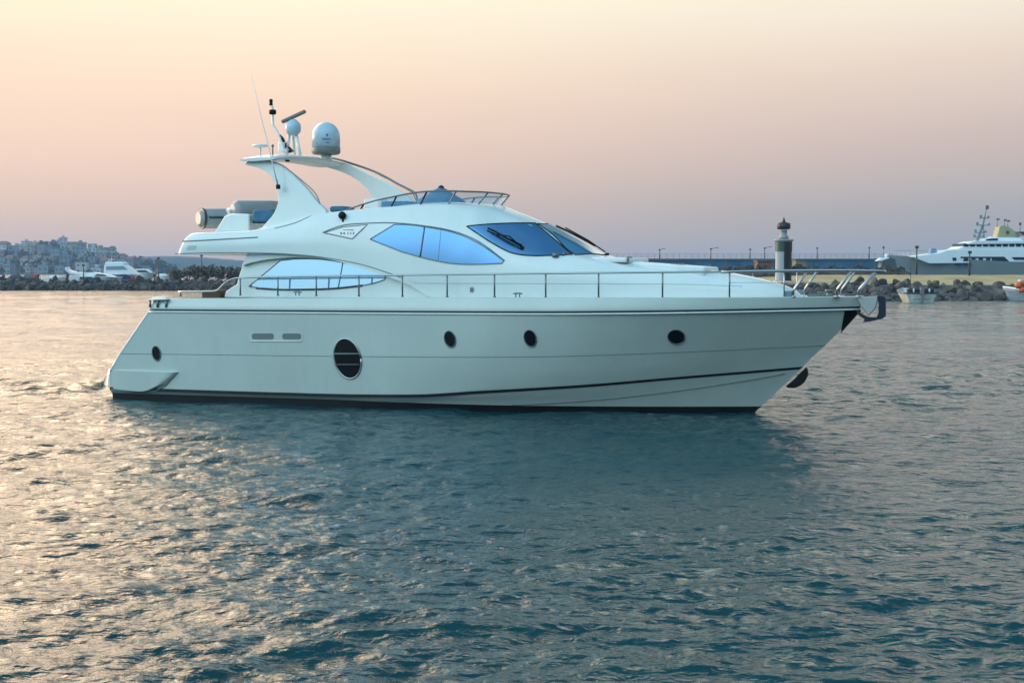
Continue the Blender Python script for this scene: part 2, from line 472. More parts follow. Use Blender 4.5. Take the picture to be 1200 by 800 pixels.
# air vents (recess with two slots)
def rrect(x0, y0, x1, y1, r, n=5):
    P = []
    for cx, cy, a in ((x1 - r, y0 + r, -90), (x1 - r, y1 - r, 0), (x0 + r, y1 - r, 90), (x0 + r, y0 + r, 180)):
        for k in range(n + 1):
            t = R(a + 90 * k / n); P.append((cx + r * math.cos(t), cy + r * math.sin(t)))
    return P
M_vent = mat('vent_recess', (0.46, 0.52, 0.50), 0.5)
M_ventd = mat('vent_slot', (0.14, 0.17, 0.17), 0.6)
v = patch(rrect(291, 388.4, 355.5, 399.6, 4.5), BH, 0.006, 'air_vent', M_vent, hull, cuts=1)
for x0, x1 in ((295.5, 321), (331, 353)):
    patch(rrect(x0, 390.5, x1, 397.4, 2.5), BH, 0.012, 'vent_slot', M_ventd, v, cuts=1)
surf_line([(293, 399.6), (354, 399.6)], BH, 0.012, 'vent_lip', M_gel, v, off=0.012)

# dark stainless stem plate, forefoot guard
patch([(989.5, 363.5), (1004, 363.5), (1009.5, 363.5), (998, 376), (985, 390.5), (986.5, 380)], BH, 0.02, 'stem_plate', M_black, hull, cuts=2, mirror=True)
mb = MB()
out_ = curve_px([(945, 430), (946.8, 436), (945.5, 442), (941, 449), (934, 453.5), (925, 454), (921.5, 452)], 4) + [(930, 445), (938, 437)]
A = [S(x, y, 0) for x, y in out_]
mb.prism([Vector((p.x, -.10, p.z)) for p in A], [Vector((p.x, .10, p.z)) for p in A])
mb.build('forefoot_guard', M_black, hull, bevel=0.04)
# swim platform with side fairing
mb = MB()
zt, zb = 0.80, 0.30
plan = []
def plat(v0, z): return v0
prof = [(-10.93, 2.0, 0.34), (-10.93, 2.0, 0.5)]
for side in (1, -1):
    G = []
    hb = lambda u, z: 2.44 + .012 * (u + 10.4) * 6 * .9 + (z - .3) * .02
    top = [(-10.62, 2.20), (-10.42, 2.42), (-9.7, 2.535), (-8.9, 2.58), (-8.25, 2.60)]
    low = [(-10.86, 2.12, .40), (-10.45, 2.40, .30), (-9.7, 2.51, .25), (-9.2, 2.54, .26), (-8.72, 2.575, .44)]
    for (ut, vt), (ul, vl, zl) in zip(top, low):
        G.append([(ut, vt - .45, .83), (ut, vt - .035, .832), (ut, vt, .80), (ut + (ul - ut) * .33, vt + (vl - vt) * .33, .8 + (zl - .8) * .33), (ut + (ul - ut) * .66, vt + (vl - vt) * .66, .8 + (zl - .8) * .66), (ul, vl, zl), (ul + .01, vl - .05, zl - .03), (ul + .02, vl - .3, zl - .03)])
    G.append([(-8.14, 2.4, .81), (-8.13, 2.5, .812), (-8.12, 2.5, .80), (-8.22, 2.5, .70), (-8.35, 2.5, .6), (-8.5, 2.5, .5), (-8.5, 2.5, .48), (-8.5, 2.4, .5)])
    GG = []
    G2 = [[Vector((x, -y * side, z)) for x, y, z in row] for row in G]
    cols = list(zip(*G2)); cols = [[p for p in spline(c, 4)] for c in cols]
    mb.grid([list(r_) for r_ in zip(*cols)], flip=side < 0)
mb.grid([[Vector((-10.6, y, .826)), Vector((-9.2, y, .826))] for y in (-2.2, 0, 2.2)], smooth=False)
mb.grid([[Vector((-10.62, y, .82)), Vector((-10.86, y, .40)), Vector((-10.5, y, .25))] for y in (-2.16, 0, 2.16)], smooth=False)
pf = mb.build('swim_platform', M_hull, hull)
pf.data.set_sharp_from_angle(angle=R(40))
surf_line([(131, 456.0), (145, 457.5), (165, 458.8), (183, 458), (195, 451), (208, 435.5)], BH, 0.014, 'platform_seam', M_line, hull, off=0.02, sub=4)

# ---- upper moulding (flybridge deck, coachroof) as one lofted shell
ST = [
 (-8.42, [(0.00,2.05,4.02),(0.12,2.08,4.20),(0.36,2.05,4.46),(0.52,2.0,4.58),(0.62,1.2,4.62),(0.64,0,4.62)]),
 (-8.2, [(0.0,2.26,4.02),(0.05,2.27,4.20),(0.18,2.24,4.46),(0.34,2.16,4.59),(0.4,1.2,4.62),(0.42,0,4.62)]),
 (-7.5, [(0,2.33,4.02),(0,2.34,4.22),(0,2.30,4.50),(0.02,2.2,4.61),(0.02,1.2,4.62),(0.02,0,4.62)]),
 (-6.2, [(0,2.33,4.03),(0,2.34,4.24),(0,2.28,4.54),(0,2.17,4.64),(0,1.2,4.62),(0,0,4.62)]),
 (-5.3, [(0,2.31,4.03),(0,2.31,4.28),(0,2.22,4.66),(0,2.12,4.78),(0,1.9,4.64),(0,0,4.60)]),
 (-4.6, [(0,2.29,3.99),(0,2.28,4.3),(0,2.16,4.80),(0,2.06,4.96),(0,1.85,4.75),(0,0,4.60)]),
 (-3.9, [(0,2.27,3.92),(0,2.26,4.3),(0,2.13,4.90),(0,2.0,5.09),(0,1.85,4.90),(0,0,4.7)]),
 (-2.9, [(0,2.24,3.70),(0,2.22,4.2),(0,2.09,4.86),(0,1.93,5.19),(0,1.78,5.12),(0,0,4.95)]),
 (-2.1, [(0,2.22,3.46),(0,2.19,4.05),(0,2.06,4.8),(0,1.87,5.24),(0,1.7,5.24),(0,0,5.15)]),
 (-1.4, [(0,2.20,3.22),(0,2.16,3.95),(0,2.03,4.75),(0,1.80,5.26),(0,1.5,5.32),(0,0,5.30)]),
 (-0.6, [(0,2.17,2.86),(0,2.12,3.8),(0,1.99,4.68),(0,1.68,5.26),(0,1.2,5.37),(0,0,5.38)]),
 (0.13, [(0,2.13,2.86),(0,2.07,3.78),(0,1.91,4.62),(0,1.5,5.14),(0,0.9,5.31),(0,0,5.36)]),
 (0.85, [(0,2.09,2.86),(0,2.02,3.72),(0,1.91,4.22),(0,1.5,4.70),(0,0.9,5.04),(0,0,5.14)]),
 (1.63, [(0,2.04,2.86),(0,1.97,3.66),(0,1.86,3.98),(0,1.5,4.34),(0,0.9,4.70),(0,0,4.83)]),
 (2.5, [(0,1.94,2.86),(0,1.86,3.60),(0,1.62,3.93),(0,1.2,4.12),(0,0.7,4.33),(0,0,4.41)]),
 (3.33, [(0,1.80,2.86),(0,1.70,3.50),(0,1.44,3.82),(0,1.0,3.90),(0,0.6,3.95),(0,0,3.97)]),
 (4.1, [(0,1.62,2.86),(0,1.50,3.42),(0,1.25,3.68),(0,0.85,3.76),(0,0.4,3.81),(0,0,3.83)]),
 (5.33, [(0,1.32,2.86),(0,1.18,3.34),(0,0.98,3.56),(0,0.65,3.64),(0,0.3,3.68),(0,0,3.69)]),
 (6.44, [(0,1.02,2.86),(0,0.9,3.22),(0,0.74,3.40),(0,0.5,3.50),(0,0.25,3.54),(0,0,3.55)]),
 (7.5, [(0,0.74,2.86),(0,0.66,3.10),(0,0.54,3.23),(0,0.36,3.30),(0,0.18,3.33),(0,0,3.34)]),
 (8.15, [(0,0.46,2.86),(0,0.42,2.98),(0,0.34,3.06),(0,0.22,3.10),(0,0.1,3.12),(0,0,3.12)]),
 (8.45, [(0,0.1,2.86),(0,0.08,2.87),(0,0.06,2.88),(0,0.04,2.885),(0,0.02,2.89),(0,0,2.89)]),
]
su = [s[0] for s in ST]
uq = np.unique(np.concatenate([np.linspace(-8.42, -7.9, 8), np.linspace(-7.9, -4, 26), np.linspace(-4, 4, 80), np.linspace(4, 8.45, 40)]))
ctrl = np.zeros((len(uq), 6, 3))
for j in range(6):
    ctrl[:, j, 0] = uq + pchip(su, [s[1][j][0] for s in ST], uq)
    ctrl[:, j, 1] = pchip(su, [s[1][j][1] for s in ST], uq)
    ctrl[:, j, 2] = pchip(su, [s[1][j][2] for s in ST], uq)
mb = MB()
def section(c):
    # arc-length-free smooth curve through the six control points
    q = np.linspace(0, 5, 31)
    return [Vector((float(pchip(range(6), c[:, 0], t)), -float(pchip(range(6), c[:, 1], t)), float(pchip(range(6), c[:, 2], t)))) for t in q]
SEC = [section(c) for c in ctrl]
for side in (1, -1):
    mb.grid([[Vector((p.x, p.y * side, p.z)) for p in s_] for s_ in SEC], flip=side < 0)
# soffit and aft face
lowL = [s_[0] for s_ in SEC if s_[0].z > 2.9]
mb.grid([[p, Vector((p.x, 0, p.z + .02)), Vector((p.x, -p.y, p.z))] for p in lowL], smooth=False)
a0 = SEC[0]; mb.grid([[p, Vector((p.x, 0, p.z)), Vector((p.x, -p.y, p.z))] for p in a0], smooth=False)
deckhouse = mb.build('flybridge_moulding', M_gel, yacht, weld=0.002)
try: deckhouse.data.set_sharp_from_angle(angle=R(45))
except Exception: pass
BD = bvh_of(deckhouse)

# ---- saloon (lower cabin)
ca = [(263, 348.5), (264.5, 342), (270, 337.5), (277.5, 333), (279, 326), (283, 311), (291, 295)]
pl = [S(x, y, 2.1) for x, y in ca]
pl = [(p.x, p.z) for p in pl] + [(-3.5, 4.0), (-2.3, 3.6), (-0.5, 3.0), (-0.5, 2.84)]
mb = MB()
ww = lambda z: 2.13 - 0.07 * (z - 2.9)
mb.prism([Vector((u, -ww(z), z)) for u, z in pl], [Vector((u, ww(z), z)) for u, z in pl])
cabin = mb.build('saloon_cabin', M_gel, yacht, bevel=0.03)
BC = bvh_of(cabin)
# eyebrow panel between overhang and saloon window
top = curve_px([(289.5, 296), (330, 297), (375, 300.5), (420, 308.5), (450, 318), (463, 323)], 4)
bot = curve_px([(283.5, 311.5), (300, 306.5), (330, 302.5), (360, 302), (400, 306.5), (450, 320.5), (463, 324.5)], 4)
poly = [S(x, y, 2.2) for x, y in top + bot[::-1]]
for side in (1, -1):
    mb = MB(); mb.prism([Vector((p.x, p.y * side, p.z)) for p in poly], [Vector((p.x, (p.y + .12) * side, p.z)) for p in poly])
    mb.build('window_eyebrow', M_gel, cabin, bevel=0.012)
# shadow line under the overhang's lower edge, drawn as a thin grey strip
surf_line(curve_px([(205, 297.3), (250, 296.2), (290, 296.2), (330, 297.2), (375, 301), (420, 309), (450, 318), (470, 325)], 3), BD, 0.014, 'moulding_edge_shade', M_line, deckhouse, off=-0.004, sub=2, fallback=2.33)

def window(polypx, bvh, name, m, parent, frame=0.014, cuts=3, clampv=False, fallback=0.0, frm=M_gunmetal, framepx=None, lines=(), label=None):
    """the pane on the starboard side and its twin on the port side"""
    res = []
    for side in ((1,) if clampv else (1, -1)):
        g = patch(polypx, bvh, 0.008, name, m, parent, cuts=cuts, mirror=clampv, side=side, clampv=clampv, fallback=fallback)
        for sd_ in ((1, -1) if clampv else (side,)):
            surf_line(framepx or polypx, bvh, frame, 'window_frame', frm, g, off=0.010, closed=framepx is None, side=sd_, sub=3, fallback=fallback)
        for nm, px_, r_, mm_, of_ in lines:
            surf_line(px_, bvh, r_, nm, mm_, g, off=of_, side=side, fallback=fallback)
        if label: g['label'] = label
        res.append(g)
    return res[0]
lw = [(292, 335.5), (328.5, 305.5)] + curve_px([(345, 303.6), (372, 303.6), (400, 307.3), (430, 314.5), (450.5, 321.8)], 3) + curve_px([(451.5, 324), (449.5, 328), (430, 333.5), (395, 337.6), (350, 339), (310, 338)], 3)
window(lw, BC, 'side_window', M_lglass, cabin, fallback=2.1, label='long leaf shaped blue saloon window', lines=(
    ('mullion', [(402, 307.5), (396.5, 337.5)], 0.014, M_gunmetal, 0.016),
    ('sill', curve_px([(300, 337.5), (330, 339.3), (370, 339), (395, 337.8), (425, 334.5)], 3), 0.03, M_rub, 0.0)))
uw = [(434, 280.3)] + curve_px([(462.5, 263), (480, 263.6), (497, 265.8), (530, 272), (560, 284.5), (590.5, 305.8)], 3) + curve_px([(588, 308.5), (560, 309.6), (530, 308.6), (500, 303), (470, 294.5)], 3)
window(uw, BD, 'side_window', M_glass, deckhouse, label='leaf shaped blue upper side window', lines=(
    ('mullion', [(497.5, 266), (492.5, 300.5)], 0.022, M_gunmetal, 0.014), ('mullion', [(517, 269.5), (513.5, 305)], 0.006, M_line, 0.01)))
# recess line round the upper windows
surf_line(curve_px([(378, 272.5), (402, 264), (431, 261.5), (462, 261.2), (497, 264.5), (531, 270.8), (561, 283), (591.5, 305.5)], 4), BD, 0.016, 'window_surround', M_line, deckhouse, off=0.0, sub=2)
# triangular badge window with small marks
bgp = patch([(380, 272.8), (402, 266), (430.5, 263.3), (413, 279.8)], BD, 0.010, 'badge_panel', mat('badge_white', (0.86, 0.84, 0.82), 0.3), deckhouse, cuts=2)
surf_line([(380, 272.8), (402, 266), (430.5, 263.3), (413, 279.8)], BD, 0.013, 'badge_frame', M_line, bgp, closed=True, off=0.01, sub=3)
for x, y, wd in ((400, 273.6, 1.6), (403.5, 273.7, 1.6), (408, 273.6, .7), (411.3, 273.5, .7), (414.6, 273.3, 1.2)):
    mb = MB(); p, n = hit(BD, x, y); mb.box(p + n * .016, (wd * .024, .008, .055)); mb.build('badge_letter', M_grey, bgp)
mb = MB(); p, n = hit(BD, 408.5, 269.6); mb.box(p + n * .016, (.30, .008, .014)); mb.build('badge_line', M_line, bgp)

# windscreen: starboard pane + centre pane, mirrored
wsS = curve_px([(547, 265.2), (570, 262.9), (600, 261.6), (627, 261.6)], 3) + curve_px([(650, 281), (670.5, 298.6)], 2)[0:] + curve_px([(645, 299.6), (618, 299.4), (596, 295), (572, 282)], 3)
g1 = window(wsS, BD, 'windscreen_pane', M_wglass, deckhouse, frame=0.016, frm=M_black)
# centre pane, bounded by the two mullions
mt, _n = hit(BD, 629.5, 262.2); mbm, _n = hit(BD, 674, 298.8)
bm = bmesh.new(); rows_ = []
for ib in range(17):
    b = ib / 16; row = []
    for ia in range(-12, 13):
        a = ia / 12; vmx = -(mt.y + (mbm.y - mt.y) * b)
        ut = mt.x + (1.66 - mt.x) * (1 - a * a); ub = mbm.x + (3.28 - mbm.x) * (1 - a * a)
        u = ut + (ub - ut) * b; loc, nn, *_r = BD.ray_cast(Vector((u, a * vmx, 9)), Vector((0, 0, -1)))
        row.append(bm.verts.new(loc + Vector((nn.x, nn.y, abs(nn.z))) * .010))
    rows_.append(row)
for A_, B_ in zip(rows_, rows_[1:]):
    for k in range(24): f = bm.faces.new([A_[k], A_[k + 1], B_[k + 1], B_[k]]); f.smooth = True
edge = [v.co.copy() for v in rows_[0]] + [r_[-1].co.copy() for r_ in rows_[1:]] + [v.co.copy() for v in rows_[-1][::-1][1:]] + [r_[0].co.copy() for r_ in rows_[::-1][1:]]
bmesh.ops.recalc_face_normals(bm, faces=bm.faces)
me = bpy.data.meshes.new('windscreen_pane'); bm.to_mesh(me); bm.free(); me.materials.append(M_cglass)
g2 = bpy.data.objects.new('windscreen_pane', me); link(g2); g2.parent = deckhouse
mb = MB(); mb.tube(edge, .014, 6, cap=False); mb.build('window_frame', M_black, g2)
# wipers
def wiper(pts, par):
    mb = MB()
    P = [hit(BD, x, y) for x, y in pts]
    blade = [p + n * .06 for p, n in P]
    mb.tube(blade, 0.026, 6)
    mb.tube([P[0][0] + P[0][1] * .05, P[-1][0] + P[-1][1] * .12], 0.014, 5)
    c = P[len(P) // 2]; mb.tube([c[0] + c[1] * .10 + Vector((-.25, 0, .05)), c[0] + c[1] * .13 + Vector((.1, 0, -.02)), P[-1][0] + P[-1][1] * .03], 0.018, 6)
    mb.box(P[-1][0] + P[-1][1] * .03, (.09, .07, .06))
    mb.build('wiper', M_black, par)
wiper([(571, 269), (580, 273), (592, 280), (603, 286), (612, 291)], g1)
mb = MB()
q = [(2.0, -.25, 4.75), (2.35, -.3, 4.60), (2.75, -.33, 4.40), (3.1, -.35, 4.22)]
mb.tube(q, 0.028, 6); mb.tube([(2.25, -.25, 4.7), (2.9, -.3, 4.36), (3.35, -.3, 4.06)], 0.018, 6); mb.box((3.4, -.3, 4.0), (.09, .08, .07))
mb.build('wiper', M_black, g2)

# overhang shadow line drawn in grey, grille, nav light, fly seam
surf_line(curve_px([(213.5, 282.8), (240, 281.5), (270, 279.8), (302, 278)], 3), BD, 0.018, 'crease_shade_line', M_line, deckhouse, off=0.0, sub=3, fallback=2.3)
surf_line(curve_px([(322, 267.6), (345, 261.5), (362, 254), (382, 247)], 3), BD, 0.012, 'crease_shade_line', M_line, deckhouse, off=0.0, sub=3)
g = patch([(220.5, 288), (230.5, 287.5), (228.5, 292.3), (218.5, 292.5)], BD, 0.01, 'grille', M_vent, deckhouse, cuts=1, fallback=2.3)
mb = MB(); p, n = hit(BD, 402, 253.5)
mb.lathe(p, [(0.02, 0), (0.10, .02), (0.10, .10), (0.06, .14)], 14, axis=n); mb.box(p + Vector((0.02, -.03, -.13)), (.05, .05, .08))
mb.build('side_light', M_black, deckhouse)
# knuckle of the coachroof side
surf_line(curve_px([(440, 331.5), (560, 332), (700, 332.5), (800, 333), (870, 335.5)], 3), BD, 0.008, 'crease_shade_line', mat('soft_seam', (0.42, 0.5, 0.5), 0.5), deckhouse, off=0.0, sub=3)
p, n = hit(BD, 553, 339.5)
mb = MB(); mb.box(p + n * .01, (.09, .02, .12)); mb.build('filler_cap', M_line, deckhouse)

# ---- foredeck sun lounge
def rbox(mb_, x0, x1, y0, y1, z0, z1, dz=0.0):
    mb_.prism([(x0, y0, z0), (x1, y0, z0 + dz), (x1, y1, z0 + dz), (x0, y1, z0)], [(x0, y0, z1), (x1, y0, z1 + dz), (x1, y1, z1 + dz), (x0, y1, z1)])
mb = MB(); rbox(mb, 2.75, 4.15, -1.12, 1.12, 3.80, 3.93, -0.02)
mb.build('sun_cushion', M_cush, deckhouse, bevel=0.045, seg=4)
mb = MB(); rbox(mb, 4.2, 6.1, -0.86, 0.86, 3.56, 3.80, -0.13)
mb.build('sun_cushion', M_cush, deckhouse, bevel=0.06, seg=4)
mb = MB(); rbox(mb, 2.55, 2.80, -1.15, 1.15, 3.86, 4.0, 0)
mb.build('lounge_backrest', M_cush, deckhouse, bevel=0.04, seg=4)
for u, v in ((3.0, -1.22), (4.2, -1.16)):
    mb = MB(); mb.tube([(u, v, 3.80), (u, v, 3.9)], .03, 8); mb.box((u + .04, v, 3.91), (.14, .04, .03))
    mb.build('lounge_latch', M_gunmetal, deckhouse)
mb = MB()
p, n = hit(BD, 651, 301); mb.lathe(p, [(.09, 0), (.09, .07), (.05, .1)], 12)
mb.tube([p + Vector((.15, .1, 0)), p + Vector((.2, .1, .12))], .02, 6)
mb.build('deck_light', M_gunmetal, deckhouse)
mb = MB(); rbox(mb, 5.05, 5.35, -.2, .2, 3.70, 3.76); mb.build('deck_hatch', M_grey, deckhouse, bevel=0.02)

# ---- side rails
def gun(px, py):
    """point on the gunwale-line, inboard of the outer edge"""
    v = 2.4
    for _ in range(12):
        p = S(px, py, v); e = ustem(2.93); a = ustern(2.88); s = (p.x - a) / (e - a)
        v = max(-hull_row(9, min(max(s, 0), 1)).y - 0.09, 0.02)
    return S(px, py, v)
railp = [(279, 329), (283, 325.8), (295, 325), (325, 324.4), (370, 323.6), (420, 322.9), (471, 322.3), (524, 321.7), (579, 321.1), (639, 320.4), (701, 319.8), (776, 319.0), (855, 318.4), (919, 318.2)]
rp = [gun(*p) for p in railp]
aft = [gun(*p) for p in ((209, 341.8), (230, 341.5), (250, 341.2), (256, 339), (262, 333), (268, 328.5), (277, 325.8))]
port = lambda P: [Vector((p.x, -p.y, p.z)) for p in P]
mb = MB(); mb.tube(port(spline(aft + rp[1:], 3)), 0.024, 8); port_rail = mb.build('guard_rail', M_steel, yacht)
mb = MB(); mb.tube(spline(aft + rp[1:], 3), 0.024, 8); side_rail = mb.build('guard_rail', M_steel, yacht)
def post(parent, A, B, r, m=M_gunmetal, mirror=True):
    for s_ in ((1, -1) if mirror else (1,)):
        mb = MB(); a = Vector((A[0], A[1] * s_, A[2])); b = Vector((B[0], B[1] * s_, B[2]))
        mb.tube([a, b], r, 8); mb.lathe(a - Vector((0, 0, .01)), [(r * 1.7, 0), (r * 1.7, .03), (r, .04)], 10)
        mb.build('stanchion', m, parent if s_ > 0 else port_rail)
for x in (281.5, 325.5, 370.5, 420.5, 471.5, 524, 579.5, 639.5, 701.5, 776.5, 855):
    yt = np.interp(x, [p[0] for p in railp], [p[1] for p in railp])
    t = gun(x, yt); b = Vector((t.x, t.y, 2.915)); post(side_rail, b, t, 0.022)
t = gun(211.5, 341.8); post(side_rail, Vector((t.x, t.y, 2.88)), t, 0.022)
t = gun(919, 318.2); post(side_rail, Vector((t.x, t.y, 2.92)), t, 0.017, M_steel)
mb = MB(); mid = [gun(855, 331), gun(919, 331), gun(965, 331)]
mb.tube(mid, .008, 6); mb.build('mid_rail', M_steel, side_rail); mb = MB(); mb.tube(port(mid), .008, 6); mb.build('mid_rail', M_steel, port_rail)
# pulpit
mb = MB()
e1 = gun(845, 318.6)
pul = spline([(e1.x, -e1.y, 3.545), (7.9, 1.12, 3.57), (8.8, .78, 3.58), (9.6, .46, 3.58), (10.15, .26, 3.57), (10.33, .14, 3.56), (10.38, 0, 3.56)], 5)
full = [Vector((p.x, -p.y, p.z)) for p in pul] + [Vector(p) for p in pul[::-1][1:]]
mb.tube(full, 0.038, 10)
pulpit = mb.build('bow_pulpit', M_steel, yacht)
pulpit['label'] = 'polished top rail of the bow pulpit'
for (ub, vb), (ut, vt) in (((8.30, .92), (8.62, .84)), ((9.28, .50), (9.62, .46)), ((9.78, .24), (10.18, .25))):
    for s_ in (-1, 1):
        mb = MB(); mb.tube([(ub, vb * s_, 2.93), (ub, vb * s_, 3.08), (ub + .03, vb * s_, 3.14), (ut, vt * s_, 3.56)], 0.032, 8)
        mb.lathe((ub, vb * s_, 2.92), [(.07, 0), (.07, .04), (.035, .05)], 12)
        mb.build('pulpit_strut', M_steel, pulpit)
for s_ in (-1, 1):
    mb = MB(); mb.box((8.18, .95 * s_, 3.0), (.20, .07, .17)); mb.build('fairlead', mat('fairlead_blue' + str(s_), (.16, .24, .3), .4, metal=.5), pulpit, bevel=.015)

# cleats, windlass
def cleat(c, L=.26, m=M_gunmetal, par=hull):
    mb = MB(); c = Vector(c)
    mb.tube([c + Vector((-L / 2, 0, .07)), c + Vector((-L / 4, 0, .085)), c + Vector((L / 4, 0, .085)), c + Vector((L / 2, 0, .07))], [.012, .02, .02, .012], 8)
    for d in (-.05, .05): mb.tube([c + Vector((d, 0, -.01)), c + Vector((d, 0, .08))], .017, 8)
    mb.build('cleat', m, par)
for x, y in ((349, 349.5), (607, 350.5)):
    p = gun(x, y); cleat((p.x, p.y - .02, 2.93)); cleat((p.x, -p.y + .02, 2.93))
cleat((8.95, -.42, 2.96), .3); cleat((8.95, .42, 2.96), .3)
mb = MB(); mb.lathe((9.05, 0, 2.93), [(.14, 0), (.14, .05), (.07, .07), (.07, .12), (.11, .14), (.11, .18)], 16); mb.box((8.75, 0, 2.96), (.45, .14, .07))
mb.tube([(9.1, 0, 2.99), (9.8, 0, 2.99)], .02, 6)
mb.build('windlass', M_gunmetal, hull)
# anchor and roller
mb = MB()
def vprism(mb_, pts, hw, v0=0.0):
    P = [S(x, y, v0) for x, y in pts]
    mb_.prism([Vector((p.x, -v0 - hw, p.z)) for p in P], [Vector((p.x, -v0 + hw, p.z)) for p in P])
vprism(mb, [(1004, 348.5), (1028, 346.5), (1029, 350.5), (1026, 361), (1018, 370), (1012, 362)], .09)
roller = mb.build('bow_roller', M_steel, hull, bevel=.012)
mb = MB()
vprism(mb, [(1014, 347), (1036, 347), (1038, 349), (1038, 370), (1034, 373.6), (1026, 374.5), (1029.5, 367), (1030, 352), (1014, 351)], .06)
vprism(mb, curve_px([(1003, 362.5), (1009, 366.5), (1017, 371), (1027, 371.5)], 3) + curve_px([(1030, 374.2), (1020, 376.5), (1012, 376.8), (1014, 374), (1008, 370)], 3), .16)
mb.build('anchor', M_anchor, hull, bevel=.015)

# stern fairlead group, step
mb = MB()
c = gun(192, 354); c.z = 2.69; c.y = -2.47; c.x += .03
for d in (-.34, -.10, .18):
    mb = MB(); mb.tube([c + Vector((d, -.05, -.12)), c + Vector((d, -.05, .07))], .032, 8); mb.build('mooring_roller', M_gunmetal, hull)
mb = MB(); mb.prism([(c.x - .42, c.y - .10, 2.76), (c.x + .26, c.y - .10, 2.78), (c.x + .26, c.y + .16, 2.78), (c.x - .38, c.y + .16, 2.76)], [(c.x - .24, c.y - .06, 2.84), (c.x + .14, c.y - .06, 2.86), (c.x + .14, c.y + .12, 2.86), (c.x - .24, c.y + .12, 2.84)])
mb.build('roller_cap', M_gel, hull, bevel=.02)
mb = MB(); a_ = gun(233, 347.5); b_ = gun(254, 347.5); rbox(mb, a_.x, b_.x, a_.y + .15, a_.y + .75, 2.80, 3.04); rbox(mb, a_.x + .1, b_.x - .1, a_.y + .9, -a_.y - .2, 2.8, 3.0)
mb.build('cockpit_locker', M_teak, hull, bevel=.015)

# ---- radar arch
def fin_v(z): return 2.02 - 0.13 * (z - 4.7)
fin = curve_px([(286.5, 193), (290, 189.3), (300, 188.6), (315, 189), (328, 192.5), (344, 206), (360, 222), (371, 236), (381, 245.5)], 4) + [(384, 256), (300, 284)] + curve_px([(303, 271), (311, 262), (320, 251.5), (325.5, 238), (325, 223), (319, 209), (311, 200.8), (300, 196)], 4)
def fin_mesh(side):
    mb = MB(); A, B = [], []
    for x, y in fin:
        p = S(x, y, 1.9)
        for _ in range(3): p = S(x, y, fin_v(p.z))
        vv = fin_v(p.z); A.append(Vector((p.x, -vv * side, p.z))); B.append(Vector((p.x, -(vv - .17) * side, p.z)))
    mb.prism(A, B); return mb
arch = fin_mesh(1).build('arch_leg', M_gel, yacht, bevel=0.035, seg=3)
fin2 = curve_px([(378, 194.5), (386, 190.3), (399, 189.5), (420, 196.5), (437, 204.8), (452, 212), (465, 219.5), (481, 231), (490, 240)], 3) + [(492, 254), (446, 254)] + curve_px([(441, 240), (438, 228), (427, 215), (415.5, 206.8), (399, 200)], 3)
mb = MB(); P2 = [S(x, y, -1.9) for x, y in fin2]
mb.prism([Vector((p.x, fin_v(p.z) - .04, p.z)) for p in P2], [Vector((p.x, fin_v(p.z) - .21, p.z)) for p in P2])
arch2 = mb.build('arch_leg', M_gel, yacht, bevel=0.035, seg=3)
# crossbeam, an aerofoil swept across
mb = MB(); G = []
for i in range(25):
    v = -1.98 + 3.96 * i / 24; k = 1 - (abs(v) / 1.98) ** 6; cz = 6.60 + .10 * (1 - (v / 1.98) ** 2) + .04 * v / 1.98; sh = .02 + .16 * v / 1.98
    prof = [(-.32, 0), (-.22, .085), (.1, .12), (.55, .10), (.85, .02), (.55, -.055), (.1, -.085), (-.22, -.065)]
    G.append([Vector((-6.05 + a + sh, v, cz + b * (.35 + .65 * k))) for a, b in prof + [prof[0]]])
mb.grid(G)
for row in (G[0], G[-1]): mb._f([mb.bm.verts.new(p) for p in row[:-1]])
beam = mb.build('arch_crossbeam', M_gel, yacht, weld=.001)
# forward sweep rails of the roof frame
mb = MB(); mb.tube(spline([S(x, y, -1.82) for x, y in ((386, 185), (400, 188), (432, 198.5), (450, 206.5), (465, 215), (478, 221.5), (487, 227), (489, 236))], 4), .03, 8)
mb.build('roof_frame', M_gunmetal, beam)
handp = [(311, 188.6), (325, 191), (338, 199), (350, 208.5), (366, 222.5), (373, 233), (375.5, 245)]
Pn = []
for x, y in handp: Pn.append(S(x, y, 1.88))
for side, ar in ((1, arch), (-1, arch2)):
    mb = MB(); Q = [Vector((p.x, p.y * side, p.z)) for p in spline(Pn, 4)]
    if side < 0: Q = [S(x, y, -1.9) for x, y in ((440, 203), (455, 210), (468, 216.5), (484, 226), (488, 236))]
    mb.tube(Q, .014, 6)
    mb.build('grab_rail', M_gunmetal, ar)

# things on the arch
def at_px(px, py, v): return S(px, py, v)
c = at_px(382, 181, -.9)
k = 41.2 / F
mb = MB(); mb.lathe(c, [(.36, .0), (.40, .03), (.415, .08), (.415, .17), (.40, .2)], 28)
dome = mb.build('satellite_dome', M_grey, yacht)
mb = MB(); prof = [(.405, .20), (.405, .50)] + [(.405 * math.cos(t), .50 + .42 * math.sin(t)) for t in (R(a) for a in range(8, 90, 8))] + [(.01, .92)]
mb.lathe(c, prof, 32); mb.build('radome', M_dome, dome)
mb = MB(); mb.lathe(c - Vector((0, 0, .22)), [(.2, 0), (.16, .1), (.16, .24)], 16); mb.build('dome_base', M_gel, dome)
mb = MB()   # small emblem on the dome
for dx, dz, sx, sz in ((.12, .52, .05, .05), (.10, .40, .24, .025), (.14, .30, .10, .02)):
    a = math.atan2(dx, .405); mb.box(c + Vector((.405 * math.sin(a + .28), -.405 * math.cos(a + .28) - .004, dz)), (sx, .02, sz), Matrix.Rotation(a + .28, 3, 'Z'))
mb.build('dome_emblem', mat('emblem_blue', (.05, .15, .3), .5), dome)

